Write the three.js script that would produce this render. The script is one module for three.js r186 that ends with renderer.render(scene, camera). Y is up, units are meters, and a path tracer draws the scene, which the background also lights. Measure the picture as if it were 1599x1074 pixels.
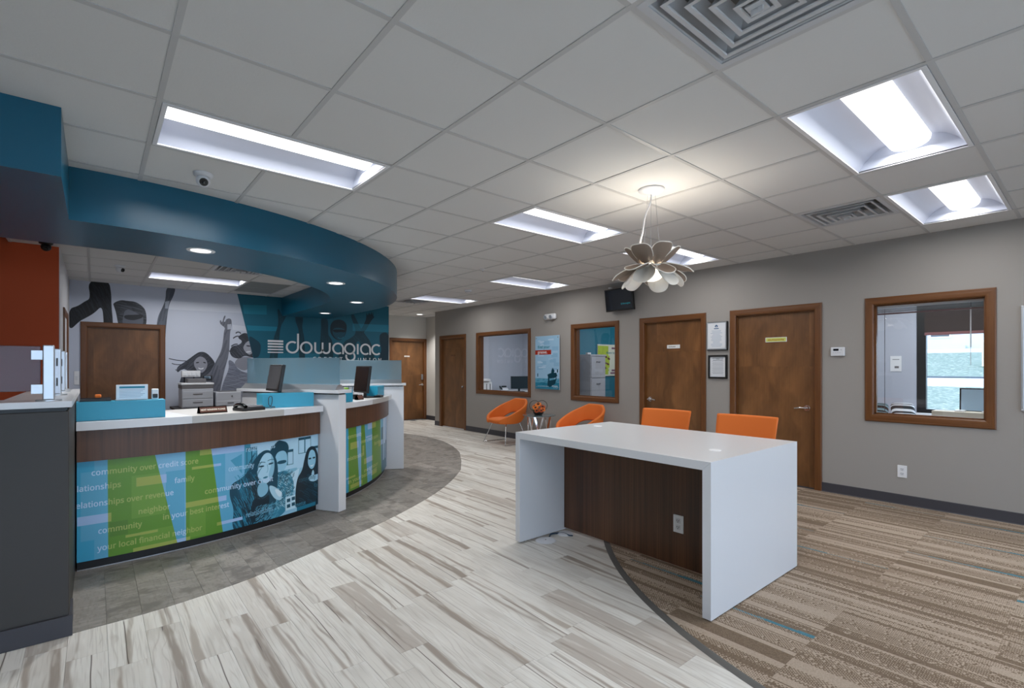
import * as THREE from 'three';
import { mergeGeometries, mergeVertices, toCreasedNormals } from 'three/addons/utils/BufferGeometryUtils.js';
import { RoundedBoxGeometry } from 'three/addons/geometries/RoundedBoxGeometry.js';
import { RectAreaLightUniformsLib } from 'three/addons/lights/RectAreaLightUniformsLib.js';
import { TextGeometry } from 'three/addons/geometries/TextGeometry.js';
import { FontLoader } from 'three/addons/loaders/FontLoader.js';

// ---------------------------------------------------------------- camera, sky, exposure
const scene = new THREE.Scene();
const camera = new THREE.PerspectiveCamera(69.26, 1599 / 1074, 0.05, 200);
camera.position.set(0, 1.367, 0);
camera.rotation.y = -0.698;                                   // turned towards the wall with the doors
camera.setViewOffset(1599, 1074, 0, -35.4, 1599, 1074);       // the lens is shifted: verticals stay vertical
camera.updateProjectionMatrix();
const renderer = new THREE.WebGLRenderer({ antialias: true });
renderer.toneMapping = THREE.LinearToneMapping;
renderer.toneMappingExposure = 1.07;
renderer.shadowMap.enabled = true;
RectAreaLightUniformsLib.init();
scene.background = new THREE.Color().setRGB(3.2, 4.3, 5.7);   // even, slightly blue daylight sky
const LIGHT = { troffer: 6.2, office: 12, downlight: 8, pendant: 0.95 };   // strengths of the lamps the place has
const COOL = new THREE.Color().setRGB(1.0, 0.99, 0.975), OFFICE = new THREE.Color().setRGB(0.9, 0.96, 1.0), WARM = new THREE.Color().setRGB(1.0, 0.94, 0.83);

// ---------------------------------------------------------------- helpers
const CEIL = 2.642, TOP = CEIL + 0.2, PI = Math.PI, rad = (d) => d * PI / 180;
let rs = 12345;
const rnd = () => { rs = (rs + 0x6d2b79f5) | 0; let t = Math.imul(rs ^ (rs >>> 15), 1 | rs); t = (t + Math.imul(t ^ (t >>> 7), 61 | t)) ^ t; return ((t ^ (t >>> 14)) >>> 0) / 4294967296; };
const hash = (x, y) => { let h = Math.imul(x | 0, 374761393) + Math.imul(y | 0, 668265263) | 0; h = Math.imul(h ^ (h >>> 13), 1274126177); return ((h ^ (h >>> 16)) >>> 0) / 4294967296; };
function noise(x, y) {
  const ix = Math.floor(x), iy = Math.floor(y), fx = x - ix, fy = y - iy, u = fx * fx * (3 - 2 * fx), v = fy * fy * (3 - 2 * fy);
  const a = hash(ix, iy), b = hash(ix + 1, iy), c = hash(ix, iy + 1), d = hash(ix + 1, iy + 1);
  return a + (b - a) * u + (c - a) * v + (a - b - c + d) * u * v;
}
const fbm = (x, y, o = 4) => { let s = 0, a = 0.5, t = 0; for (let i = 0; i < o; i++) { s += a * noise(x, y); t += a; a *= 0.5; x = x * 2.03 + 17.1; y = y * 2.03 + 9.7; } return s / t; };
const sstep = (a, b, x) => { const t = Math.min(1, Math.max(0, (x - a) / (b - a))); return t * t * (3 - 2 * t); };
const mix3 = (a, b, t) => [a[0] + (b[0] - a[0]) * t, a[1] + (b[1] - a[1]) * t, a[2] + (b[2] - a[2]) * t];
function dataTex(w, h, fn, srgb = true) {
  const d = new Uint8Array(w * h * 4);
  for (let y = 0, o = 0; y < h; y++) for (let x = 0; x < w; x++, o += 4) {
    const c = fn(x, y);
    d[o] = Math.max(0, Math.min(255, c[0])); d[o + 1] = Math.max(0, Math.min(255, c[1])); d[o + 2] = Math.max(0, Math.min(255, c[2])); d[o + 3] = 255;
  }
  const t = new THREE.DataTexture(d, w, h);
  t.wrapS = t.wrapT = THREE.RepeatWrapping; t.magFilter = THREE.LinearFilter; t.minFilter = THREE.LinearMipmapLinearFilter; t.generateMipmaps = true;
  if (srgb) t.colorSpace = THREE.SRGBColorSpace;
  t.needsUpdate = true;
  return t;
}
function canvasTex(w, h, draw) {
  const c = document.createElement('canvas'); c.width = w; c.height = h;
  draw(c.getContext('2d'), w, h);
  const t = new THREE.CanvasTexture(c); t.colorSpace = THREE.SRGBColorSpace; t.magFilter = THREE.LinearFilter;
  return t;
}
const mat = (color, roughness = 0.6, more = {}) => new THREE.MeshStandardMaterial({ color, roughness, ...more });
const phys = (color, roughness, more) => new THREE.MeshPhysicalMaterial({ color, roughness, ...more });
const V = (x, y, z) => new THREE.Vector3(x, y, z);
const box = (w, h, d, x = 0, y = 0, z = 0) => new THREE.BoxGeometry(w, h, d).translate(x, y, z);
const rbox = (w, h, d, x = 0, y = 0, z = 0, r = 0.006, s = 2) => new RoundedBoxGeometry(w, h, d, s, Math.min(r, w / 2.01, h / 2.01, d / 2.01)).translate(x, y, z);
const bx = (x0, x1, y0, y1, z0, z1, r = 0) => r ? rbox(x1 - x0, y1 - y0, Math.abs(z1 - z0), (x0 + x1) / 2, (y0 + y1) / 2, (z0 + z1) / 2, r) : box(x1 - x0, y1 - y0, Math.abs(z1 - z0), (x0 + x1) / 2, (y0 + y1) / 2, (z0 + z1) / 2);
const cyl = (r, h, x, y, z, n = 24, r2 = r) => new THREE.CylinderGeometry(r2, r, h, n).translate(x, y, z);
const tube = (pts, r, n = 40, k = 8, tension = 0.5) => new THREE.TubeGeometry(new THREE.CatmullRomCurve3(pts.map((p) => V(...p)), false, 'catmullrom', tension), n, r, k);
function bars(pts, r, k = 8) { const p = new THREE.CurvePath(); for (let i = 1; i < pts.length; i++) p.add(new THREE.LineCurve3(V(...pts[i - 1]), V(...pts[i]))); return joined(pts.slice(1).map((q, i) => rod(pts[i], q, r, k)).concat(pts.slice(1, -1).map((q) => new THREE.SphereGeometry(r, k, 6).translate(...q)))); }
function rod(a, b, r, k = 8) { const A = V(...a), B = V(...b), d = B.clone().sub(A), g = new THREE.CylinderGeometry(r, r, d.length(), k); g.applyQuaternion(new THREE.Quaternion().setFromUnitVectors(V(0, 1, 0), d.clone().normalize())); return g.translate((A.x + B.x) / 2, (A.y + B.y) / 2, (A.z + B.z) / 2); }
function joined(list) {
  if (!Array.isArray(list)) return list;
  if (list.length === 1) return list[0];
  const l = list.map((g) => { g = g.index ? g.toNonIndexed() : g; for (const k of Object.keys(g.attributes)) if (!['position', 'normal', 'uv'].includes(k)) g.deleteAttribute(k); return g; });
  return mergeGeometries(l);
}
// texture coordinates in metres, v along the grain
function metreUV(g, grain = 'y', du = 0, dv = 0) {
  if (g.index) g = g.toNonIndexed();
  const p = g.attributes.position, n = g.attributes.normal, uv = new Float32Array(p.count * 2);
  for (let i = 0; i < p.count; i++) {
    const P = { x: p.getX(i), y: p.getY(i), z: p.getZ(i) }, ax = Math.abs(n.getX(i)), ay = Math.abs(n.getY(i)), az = Math.abs(n.getZ(i));
    const dom = ax >= ay && ax >= az ? 'x' : ay >= az ? 'y' : 'z', rest = ['x', 'y', 'z'].filter((k) => k !== dom);
    let vv = rest.includes(grain) ? grain : rest[1];
    const uu = rest.find((k) => k !== vv);
    uv[i * 2] = P[uu] + du; uv[i * 2 + 1] = P[vv] + dv;
  }
  g.setAttribute('uv', new THREE.BufferAttribute(uv, 2));
  return g;
}
function mesh(name, geo, material, parent, label) {
  const m = new THREE.Mesh(joined(geo), material); m.name = name; m.castShadow = m.receiveShadow = true;
  if (label) m.userData.label = label;
  if (parent) parent.add(m);
  return m;
}
const taken = new Map();
const numbered = (n) => { const k = taken.get(n) ?? 0; taken.set(n, k + 1); return k ? `${n}_${String(k).padStart(3, '0')}` : n; };
function thing(name, label, category, pos = [0, 0, 0], turn = 0, group) {
  const o = new THREE.Group(); o.name = numbered(name); o.position.set(...pos); o.rotation.y = turn;
  o.userData = { label, category }; if (group) o.userData.group = group;
  scene.add(o); return o;
}
function single(name, geo, material, label, category, group) {
  const m = mesh(numbered(name), geo, material, scene); m.userData = { label, category }; if (group) m.userData.group = group; return m;
}
function struct(name, label, geo, material) {
  const o = geo ? mesh(name, geo, material, scene) : new THREE.Group();
  o.name = name; if (!geo) scene.add(o);
  o.userData = { kind: 'structure', label, category: name.split('_')[0] }; return o;
}
function copyOf(root, label, pos, turn) { const c = root.clone(); c.name = numbered(root.name.replace(/_\d{3}$/, '')); c.userData = { ...root.userData, label }; c.position.set(...pos); if (turn !== undefined) c.rotation.y = turn; scene.add(c); return c; }
function areaLight(w, h, color, intensity, pos, target) { const l = new THREE.RectAreaLight(color, intensity, w, h); l.position.set(...pos); l.lookAt(...target); scene.add(l); l.name = 'lamp_light'; return l; }
// turn the faces of a mirrored geometry outwards again
function unmirror(g) { g = g.index ? g.toNonIndexed() : g; for (const k of Object.keys(g.attributes)) { const a = g.attributes[k], n = a.itemSize; for (let i = 0; i < a.count; i += 3) for (let c = 0; c < n; c++) { const x = a.array[(i + 1) * n + c]; a.array[(i + 1) * n + c] = a.array[(i + 2) * n + c]; a.array[(i + 2) * n + c] = x; } } g.deleteAttribute('normal'); return toCreasedNormals(g, 0.3); }
// a loop of equal cross-sections turned into one closed skin
function skin(sections, closed = false, caps = true) {
  const n = sections.length, m = sections[0].length, pos = [], idx = [];
  for (const s of sections) for (const p of s) pos.push(p.x, p.y, p.z);
  const rows = closed ? n : n - 1;
  for (let i = 0; i < rows; i++) for (let j = 0; j < m; j++) { const a = i * m + j, b = i * m + (j + 1) % m, c = ((i + 1) % n) * m + j, d = ((i + 1) % n) * m + (j + 1) % m; idx.push(a, c, b, b, c, d); }
  if (!closed && caps) for (const e of [0, n - 1]) { const c = V(0, 0, 0); for (const p of sections[e]) c.add(p); c.multiplyScalar(1 / m); const k = pos.length / 3; pos.push(c.x, c.y, c.z); for (let j = 0; j < m; j++) { const a = e * m + j, b = e * m + (j + 1) % m; e ? idx.push(a, k, b) : idx.push(a, b, k); } }
  let vol = 0; for (let i = 0; i < idx.length; i += 3) { const [a, b, c] = [idx[i] * 3, idx[i + 1] * 3, idx[i + 2] * 3]; vol += pos[a] * (pos[b + 1] * pos[c + 2] - pos[b + 2] * pos[c + 1]) - pos[a + 1] * (pos[b] * pos[c + 2] - pos[b + 2] * pos[c]) + pos[a + 2] * (pos[b] * pos[c + 1] - pos[b + 1] * pos[c]); }
  if (vol < 0) for (let i = 0; i < idx.length; i += 3) [idx[i], idx[i + 1]] = [idx[i + 1], idx[i]];
  const g = new THREE.BufferGeometry(); g.setAttribute('position', new THREE.Float32BufferAttribute(pos, 3)); g.setIndex(idx);
  g.setAttribute('uv', new THREE.Float32BufferAttribute(new Float32Array(pos.length / 3 * 2), 2));
  g.computeVertexNormals(); return g;
}
// ring sector about (cx, cz): angles from +z towards +x, degrees
function ringSector(cx, cz, r0, r1, a0, a1, y0, y1, n = 48, uvOuter) {
  const secs = [];
  const pos = [], uv = [], idx = [];
  const quad = (A, B, C, D, ua = 0, ub = 1, va = 0, vb = 1) => { const k = pos.length / 3; pos.push(...A, ...B, ...C, ...D); uv.push(ua, va, ub, va, ub, vb, ua, vb); idx.push(k, k + 1, k + 2, k, k + 2, k + 3); };
  const P = (r, a, y) => [cx + r * Math.sin(a), y, cz + r * Math.cos(a)];
  const A0 = rad(a0), A1 = rad(a1);
  for (let i = 0; i < n; i++) {
    const a = A0 + (A1 - A0) * i / n, b = A0 + (A1 - A0) * (i + 1) / n, u0 = uvOuter ? i / n : a * r1, u1 = uvOuter ? (i + 1) / n : b * r1, v0 = uvOuter ? 0 : y0, v1 = uvOuter ? 1 : y1;
    quad(P(r1, a, y0), P(r1, b, y0), P(r1, b, y1), P(r1, a, y1), u0, u1, v0, v1);
    quad(P(r0, b, y0), P(r0, a, y0), P(r0, a, y1), P(r0, b, y1), u1, u0, v0, v1);
    quad(P(r1, a, y1), P(r1, b, y1), P(r0, b, y1), P(r0, a, y1), a * r1, b * r1, 0, r1 - r0);
    quad(P(r0, a, y0), P(r0, b, y0), P(r1, b, y0), P(r1, a, y0), a * r1, b * r1, 0, r1 - r0);
  }
  quad(P(r0, A0, y0), P(r1, A0, y0), P(r1, A0, y1), P(r0, A0, y1), 0, r1 - r0, y0, y1);
  quad(P(r1, A1, y0), P(r0, A1, y0), P(r0, A1, y1), P(r1, A1, y1), 0, r1 - r0, y0, y1);
  const g = new THREE.BufferGeometry(); g.setAttribute('position', new THREE.Float32BufferAttribute(pos, 3)); g.setAttribute('uv', new THREE.Float32BufferAttribute(uv, 2)); g.setIndex(idx);
  const s = toCreasedNormals(g, 0.5); return s;
}
// flat outline in plan (x, z) given thickness upwards from y0
function planPrism(pts, y0, h, bevel = 0) {
  const s = new THREE.Shape(pts.map(([x, z]) => new THREE.Vector2(x, -z)));
  const g = new THREE.ExtrudeGeometry(s, { depth: h, bevelEnabled: bevel > 0, bevelSize: bevel, bevelThickness: bevel, bevelSegments: 2 });
  return g.rotateX(-PI / 2).translate(0, y0, 0);
}
const clipConvex = (poly, region) => {                        // both [x, z] lists, region convex and counter-clockwise in (x, z)
  let out = poly;
  for (let i = 0; i < region.length && out.length; i++) {
    const [ax, az] = region[i], [bx2, bz] = region[(i + 1) % region.length], inside = (p) => (bx2 - ax) * (p[1] - az) - (bz - az) * (p[0] - ax) >= 0, cur = out; out = [];
    for (let j = 0; j < cur.length; j++) {
      const p = cur[j], q = cur[(j + 1) % cur.length], ip = inside(p), iq = inside(q);
      if (ip) out.push(p);
      if (ip !== iq) { const d = (bx2 - ax) * (q[1] - p[1]) - (bz - az) * (q[0] - p[0]), e = (bx2 - ax) * (p[1] - az) - (bz - az) * (p[0] - ax), t = -e / d; out.push([p[0] + (q[0] - p[0]) * t, p[1] + (q[1] - p[1]) * t]); }
    }
  }
  return out;
};
const area = (p) => { let a = 0; for (let i = 0; i < p.length; i++) { const q = p[(i + 1) % p.length]; a += p[i][0] * q[1] - q[0] * p[i][1]; } return a / 2; };

// ---------------------------------------------------------------- materials
const doorWood = dataTex(512, 1024, (x, y) => {               // stained birch veneer, 1 m by 2 m
  const u = x / 512, v = y / 512, w = fbm(u * 3 + 4, v * 2.2, 4), fig = fbm(u * 9 + 3 * w, v * 3.4 + 2 * w, 4), gr = noise(u * 150, v * 5);
  const t = 0.42 * (w - 0.5) + 0.5 * (fig - 0.5) + 0.1 * (gr - 0.5);
  return mix3([90, 58, 29], [138, 93, 53], 0.5 + 1.9 * t);
});
doorWood.repeat.set(1, 0.5);
const trimWood = dataTex(256, 512, (x, y) => { const u = x / 256, v = y / 512, t = 0.5 * fbm(u * 60, v * 3) + 0.35 * noise(u * 190, v * 6) + 0.2 * fbm(u * 8, v * 2); return mix3([80, 46, 19], [126, 80, 40], t); });
trimWood.repeat.set(4, 1);
const laminate = dataTex(512, 512, (x, y) => {                // dark walnut laminate, straight grain
  const u = x / 512, v = y / 512, t = 0.5 * fbm(u * 40, v * 0.6, 3) + 0.4 * fbm(u * 130, v * 2, 2) + 0.25 * noise(u * 9, v * 0.3) - 0.07;
  return mix3([55, 34, 21], [118, 78, 52], t);
});
const plankTex = dataTex(1024, 2048, (px, py) => {            // 12 by 4 different planks, 0.1524 m by 0.914 m each
  const cw = 1024 / 12, i = Math.floor(px / cw), j = Math.floor(py / 512), x = (px - i * cw) / cw * 0.1524, y = (py - j * 512) / 512 * 0.914, s = i * 7.31 + j * 31.7, k = hash(i + 3, j + 11), k2 = hash(i + 91, j + 5), k3 = hash(i + 17, j + 33);
  const warp = fbm(x * 7 + s, y * 1.9 + s, 3), soft = fbm(x * 12 + s * 2, y * 2.4, 3);
  let c = mix3([224, 221, 214], [208, 203, 195], k); if (k3 < 0.14) c = mix3(c, [172, 162, 152], 0.75);
  c = mix3(c, [196, 191, 183], 0.6 * sstep(0.45, 0.75, soft));
  // one or two broad mineral streaks that wander along the plank
  for (let q = 0; q < 2; q++) { const on = q ? k3 > 0.66 : k2 > 0.4; if (!on) continue; const cx = 0.02 + 0.11 * hash(i * 5 + q, j + 61) + 0.035 * (fbm(y * 1.7 + s + q * 9, 3.3, 3) - 0.5) * 2, w = 0.003 + 0.026 * Math.max(0, noise(y * 2.1 + s * 1.7 + q * 5, 8.1) - 0.25) * (0.4 + k), e = Math.abs(x - cx) - w, m = 1 - sstep(-0.006, 0.007, e + 0.01 * (fbm(x * 90, y * 8 + s, 2) - 0.5));
    c = mix3(c, q ? [158, 146, 134] : [142, 130, 119], (0.62 + 0.3 * k) * m); }
  // growth lines: contours of a slow field
  const f = x * 34 + 4.2 * warp + 0.8 * y, d = Math.abs(f - Math.round(f)), hair = (1 - sstep(0.0, 0.14, d)) * sstep(0.4, 0.62, fbm(x * 18 + s, y * 3.1 + 4, 2));
  c = mix3(c, [136, 124, 114], 0.22 * hair);
  const fine = fbm(x * 240 + s, y * 5, 2); c = mix3(c, [176, 170, 162], 0.45 * sstep(0.55, 0.85, fine)); c = mix3(c, [232, 231, 226], 0.35 * sstep(0.55, 0.8, fbm(x * 60 + s, y * 7, 2)));
  if (k2 > 0.6) { const cr = 1 - sstep(0.0004, 0.003, Math.abs(x - 0.03 - 0.09 * k3 - 0.02 * (fbm(y * 3 + s, s, 2) - 0.5))); c = mix3(c, [74, 63, 56], 0.9 * cr * sstep(0.42, 0.55, noise(y * 2.6 + s, s))); }
  return c;
});
const greyTex = dataTex(1024, 1024, (px, py) => {             // grey oak-look planks
  const i = Math.floor(px / 128), x = px / 1024 * 1.2192, y = py / 1024 * 1.2, s = i * 5.17, k = hash(i, 77);
  const b = fbm(x * 7 + s, y * 9, 4), g = fbm(x * 14 + s, y * 60, 3), f = fbm(x * 120, y * 30, 2);
  let c = mix3([124, 119, 113], [144, 138, 131], k);
  c = mix3(c, [98, 93, 88], 0.75 * sstep(0.5, 0.72, b));
  c = mix3(c, [160, 154, 147], 0.45 * sstep(0.52, 0.74, g));
  return mix3(c, [100, 95, 90], 0.35 * sstep(0.5, 0.8, f));
});
const carpetTex = dataTex(2048, 2048, (px, py) => {           // 16 carpet tiles of 0.6096 m, stripes along v
  const i = Math.floor(px / 512), j = Math.floor(py / 512), id = i + 4 * j, qx = px % 512, qy = py % 512, x = qx / 512, y = qy / 512;
  const cx = Math.floor(qx / 7); let a = 0, k = 0;
  for (; k < 80; k++) { const w = 1 + Math.floor(6 * Math.pow(hash(id * 131 + k, 7), 1.6)); if (a + w > cx) break; a += w; }
  const kind = hash(id * 131 + k, 19), p0 = hash(id * 131 + k, 23), p1 = hash(id * 131 + k, 29), along = p0 + (p1 - p0) * y;
  const cy = Math.floor((qy + 7 * (cx % 2)) / 14), in9 = (qy + 7 * (cx % 2)) % 14;
  // solid bands, or rows of offset stitches whose length grows or shrinks along the tile
  const dark = kind < 0.22 ? true : kind < 0.42 ? false : (in9 < 14 * (0.12 + 0.78 * along)) !== (hash(cx + 1000 * id, cy) < 0.08);
  const yarn = hash(px, py), lump = noise(px / 2.2, py / 2.6);
  let c = dark ? [110, 92, 74] : [168, 151, 134];
  const bx0 = Math.floor(hash(id, 41) * 62), bw = 1 + Math.floor(4 * hash(id, 43)), taper = hash(id, 47) < 0.5 ? y : 1 - y;
  if (hash(id, 53) < 0.55 && cx >= bx0 && cx < bx0 + bw * taper + 0.4 && (in9 < 10 || taper > 0.6)) c = [60, 116, 134];
  return mix3(c, lump > 0.5 ? [190, 172, 152] : [84, 70, 56], 0.18 * Math.abs(lump - 0.5) * 2 + 0.12 * yarn);
});
carpetTex.repeat.set(1 / 2.4384, 1 / 2.4384);
const speckle = dataTex(256, 256, (x, y) => { const v = 150 + 70 * (noise(x / 1.6, y / 1.6) - 0.5) + 60 * (noise(x / 5, y / 5) - 0.5); return [v, v, v]; }, false);
const tileBump = speckle.clone(); tileBump.repeat.set(2, 2); tileBump.needsUpdate = true;
const paintBump = speckle.clone(); paintBump.repeat.set(4, 4); paintBump.needsUpdate = true;
const M = {
  ceilingTile: mat(0xd9d9d8, 0.95, { bumpMap: tileBump, bumpScale: 0.0006 }),
  ceilingBar: mat(0xc2c2c2, 0.5), slab: mat(0x777777, 0.9),
  wallGrey: mat(0x9a9590, 0.75, { bumpMap: paintBump, bumpScale: 0.0004 }), wallLight: mat(0xc9c6c0, 0.8), wallOffice: mat(0xb6bac6, 0.8), wallTeal: mat(0x0c7188, 0.75),
  teal: phys(0x005a76, 0.32, { bumpMap: paintBump, bumpScale: 0.0003, clearcoat: 0.25, clearcoatRoughness: 0.3 }), orangeWall: mat(0xc9552a, 0.75), wallWhite: mat(0xd2d3d8, 0.75),
  base: mat(0x3d3c42, 0.5), doorWood: mat(0xffffff, 0.42, { map: doorWood }), trimWood: mat(0xffffff, 0.4, { map: trimWood }), laminate: mat(0xffffff, 0.38, { map: laminate }),
  plank: mat(0xffffff, 0.42, { map: plankTex }), greyPlank: mat(0xffffff, 0.5, { map: greyTex }), carpet: mat(0xffffff, 1, { map: carpetTex, bumpMap: speckle, bumpScale: 0.003 }), reducer: mat(0x5b5956, 0.6),
  white: mat(0xe6e7ea, 0.35), whiteMatte: mat(0xdcdde0, 0.6), solidWhite: phys(0xd6d7da, 0.3, { clearcoat: 0.2, clearcoatRoughness: 0.2 }), solidGrey: phys(0xb6b4b1, 0.35, { clearcoat: 0.2, clearcoatRoughness: 0.3 }),
  dark: mat(0x393634, 0.55), black: mat(0x131315, 0.4), blackGloss: phys(0x0c0d10, 0.12, { clearcoat: 0.5 }), screen: phys(0x10141a, 0.08, { clearcoat: 0.6 }),
  tealLam: mat(0x2b93b2, 0.35), chrome: mat(0xd8d8da, 0.16, { metalness: 1 }), steel: mat(0xa9abb0, 0.32, { metalness: 1 }), alu: mat(0xc9cdd3, 0.35, { metalness: 0.85 }),
  orange: phys(0xdb6f24, 0.75, { sheen: 0.3, sheenColor: new THREE.Color(0xff9a50), sheenRoughness: 0.6 }), glass: phys(0xffffff, 0.02, { transmission: 1, thickness: 0, ior: 1.5 }),
  frosted: phys(0xbfd6e0, 0.42, { transmission: 0.92, thickness: 0 }), frostedMauve: phys(0xc0a9b4, 0.35, { transmission: 0.92, thickness: 0 }),
  plasticGrey: mat(0xb9bcc4, 0.45), plasticWhite: mat(0xd9dbe0, 0.4), plasticDark: mat(0x6c6a6c, 0.5), fin: mat(0x9c9fa3, 0.5), gold: mat(0xc9a24a, 0.3, { metalness: 0.9 }), brownPlate: mat(0x5a2c16, 0.5),
  lens: mat(0xffffff, 0.5, { emissive: 0xffffff, emissiveIntensity: 1.7 }), reflector: mat(0xbcc1d0, 0.55), bulb: mat(0xffffff, 0.4, { emissive: 0xfff2dc, emissiveIntensity: 1.3 }),
  petalTaupe: mat(0x8d7c6e, 0.55), petalCream: mat(0xece8df, 0.5), vent: mat(0xc6c8cc, 0.45), leaf: mat(0x4c6a22, 0.7), flower: mat(0xd9741c, 0.7), flowerDark: mat(0xa8430f, 0.7), flowerHeart: mat(0x3a1a0c, 0.8), wire: mat(0x3a3632, 0.4, { metalness: 0.6 }),
};
for (const k of ['frosted', 'frostedMauve', 'glass']) M[k].side = THREE.DoubleSide;

// ---------------------------------------------------------------- floor: light planks, grey planks round the counter, carpet tiles
const C0 = [0, -7.78];                                        // centre of the round counter and the soffit over it
{
  const floor = struct('floor', 'floor of pale wood planks, grey planks round the counter and striped carpet');
  mesh('slab', bx(-4.1, 9.0, -0.12, -0.012, -12.2, 3.3), M.slab, floor);
  // edge of the grey field (measured along its curve) and of the round carpet
  const greyPts = [[-0.5, -3.39], [-0.09, -3.4], [0.25, -3.42], [0.71, -3.525], [1.3, -3.78], [1.95, -4.09], [2.45, -4.39], [2.82, -4.65], [3.2, -4.965], [3.55, -5.31], [3.84, -5.64], [4.09, -6.02], [4.35, -6.41], [4.57, -6.85], [4.76, -7.33], [4.9, -7.85], [4.97, -8.3], [4.97, -8.72], [4.86, -9.2], [4.6, -9.8], [-0.5, -9.8]];
  const crv = new THREE.CatmullRomCurve3(greyPts.slice(0, 20).map(([x, z]) => V(x, 0, z)), false, 'centripetal').getPoints(90).map((p) => [p.x, p.z]);
  const grey = [...crv, [-0.5, -9.8]].reverse(), carpet = []; for (let i = 0; i < 160; i++) { const a = -i / 160 * 2 * PI; carpet.push([5.352 + 3.269 * Math.cos(a), -0.149 - 3.269 * Math.sin(a)]); }
  const ccw = (p) => (area(p) < 0 ? p.slice().reverse() : p), G = ccw(grey), K = ccw(carpet);
  const inPoly = (p, x, z) => { for (let i = 0; i < p.length; i++) { const [ax, az] = p[i], [bx2, bz] = p[(i + 1) % p.length]; if ((bx2 - ax) * (z - az) - (bz - az) * (x - ax) < 0) return false; } return true; };
  // light planks
  const PW = 0.1524, PL = 0.914, geos = [];
  const top = (g, u0, v0, us, vs, w, l, t) => { const p = g.attributes.position, uv = g.attributes.uv; for (let i = 0; i < p.count; i++) uv.setXY(i, u0 + (p.getX(i) / w + 0.5) * us, v0 + (p.getZ(i) / l + 0.5) * vs); return g; };
  for (let v = 0; v < 48; v++) { const i = v % 12, j = Math.floor(v / 12); geos.push(top(box(PW - 0.0011, 0.012, PL - 0.0011, 0, -0.006, 0), (i + 0.03) / 12, (j + 0.01) / 4, 0.94 / 12, 0.98 / 4, PW, PL)); }
  const cam = V(0, 1.367, 0), eye = (x, z) => { const X = x * Math.cos(0.698) + z * Math.sin(0.698), D = x * Math.sin(0.698) - z * Math.cos(0.698); return { X, D, seen: D > 0.3 && Math.abs(X / D) < 1.09 && 1.367 / D < 0.72 }; };
  const spots = [];
  for (let c = -27; c < 43; c++) {
    const x = 0.051 + (c + 0.5) * PW; if (x < -3.95 || x > 6.6) continue;
    const off = hash(c + 500, 3) * PL;
    for (let r = -14; r < 5; r++) { const z = r * PL + off; if (z > 3.2 || z < -11.6) continue;
      const corner = [[-1, -1], [1, -1], [1, 1], [-1, 1]].map(([a, b]) => [x + a * PW / 2, z + b * PL / 2]);
      if (corner.every(([a, b]) => inPoly(G, a, b)) || corner.every(([a, b]) => inPoly(K, a, b))) continue;
      const e = eye(x, z), hidden = (x < -0.1 && z < -3.4) || (z < -9.8 && x < 4.8) || (x > 3.05 && x < 3.6 && z < -1.4 && z > -2.9);
      spots.push({ x, z, v: Math.floor(hash(c + 60, r + 60) * 48), big: e.seen && !hidden ? e.D : 99 + Math.abs(x) + Math.abs(z) }); }
  }
  spots.sort((a, b) => a.big - b.big);
  const rest = [];
  spots.forEach((s, i) => { if (i < 300) { const m = mesh('plank', geos[s.v], M.plank, floor); m.position.set(s.x, 0, s.z); } else rest.push(geos[s.v].clone().translate(s.x, 0, s.z)); });
  const far = mesh('distant_planks', rest, M.plank, floor); far.userData.kind = 'stuff';
  // grey planks, laid on top up to the curved edge
  const pieces = (poly, y, t, mtl, name, uvf) => { if (poly.length < 3 || Math.abs(area(poly)) < 2e-4) return; const g = planPrism(poly, y - t, t); const p = g.attributes.position, uv = g.attributes.uv; for (let i = 0; i < p.count; i++) { const q = uvf(p.getX(i), p.getZ(i)); uv.setXY(i, q[0], q[1]); } return g; };
  const greyRest = []; let gk = 0;
  for (let c = -4; c < 34; c++) { const x0 = 0.051 + c * PW, off = hash(c + 900, 5) * PL;
    for (let r = -13; r < -2; r++) { const z0 = r * PL + off, du = Math.floor(hash(c, r + 40) * 8) * 0.125 - x0 / 1.2192, dv = hash(c + 7, r + 40);
      const poly = clipConvex([[x0 + 0.0006, z0 + 0.0006], [x0 + PW - 0.0006, z0 + 0.0006], [x0 + PW - 0.0006, z0 + PL - 0.0006], [x0 + 0.0006, z0 + PL - 0.0006]], G);
      if (poly.length < 3) continue;
      const behind = poly.every(([x, z]) => Math.hypot(x - C0[0], z - C0[1]) < 3.3);
      const g = pieces(poly, 0.002, 0.004, M.greyPlank, 'grey_plank', (x, z) => [x / 1.2192 + du, z / 1.2 + dv]); if (!g) continue;
      if (behind || gk > 190) greyRest.push(g); else { mesh('grey_plank', g, M.greyPlank, floor); gk++; } } }
  mesh('distant_grey_planks', greyRest, M.greyPlank, floor).userData.kind = 'stuff';
  // carpet tiles
  for (let i = 0; i < 11; i++) for (let j = 0; j < 11; j++) { const x0 = 2.05 + i * 0.6096, z0 = -3.99 + j * 0.6096 + 0.0;
    const z1 = z0 + 0.6096; const poly = clipConvex(clipConvex([[x0, z0], [x0 + 0.6096, z0], [x0 + 0.6096, z1], [x0, z1]], K), [[2, -4], [6.125, -4], [6.125, 3.2], [2, 3.2]]);
    const id = Math.floor(hash(i + 3, j + 71) * 16), du = (id % 4) * 0.6096 - x0, dv = Math.floor(id / 4) * 0.6096 - z0;
    const g = pieces(poly.length ? poly : [], 0.004, 0.008, M.carpet, 'carpet_tile', (x, z) => [x + du, z + dv]); if (g) mesh('carpet_tile', g, M.carpet, floor); }
  const arc = []; for (let i = 0; i <= 90; i++) arc.push(rad(i / 90 * 200 + 80));
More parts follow.
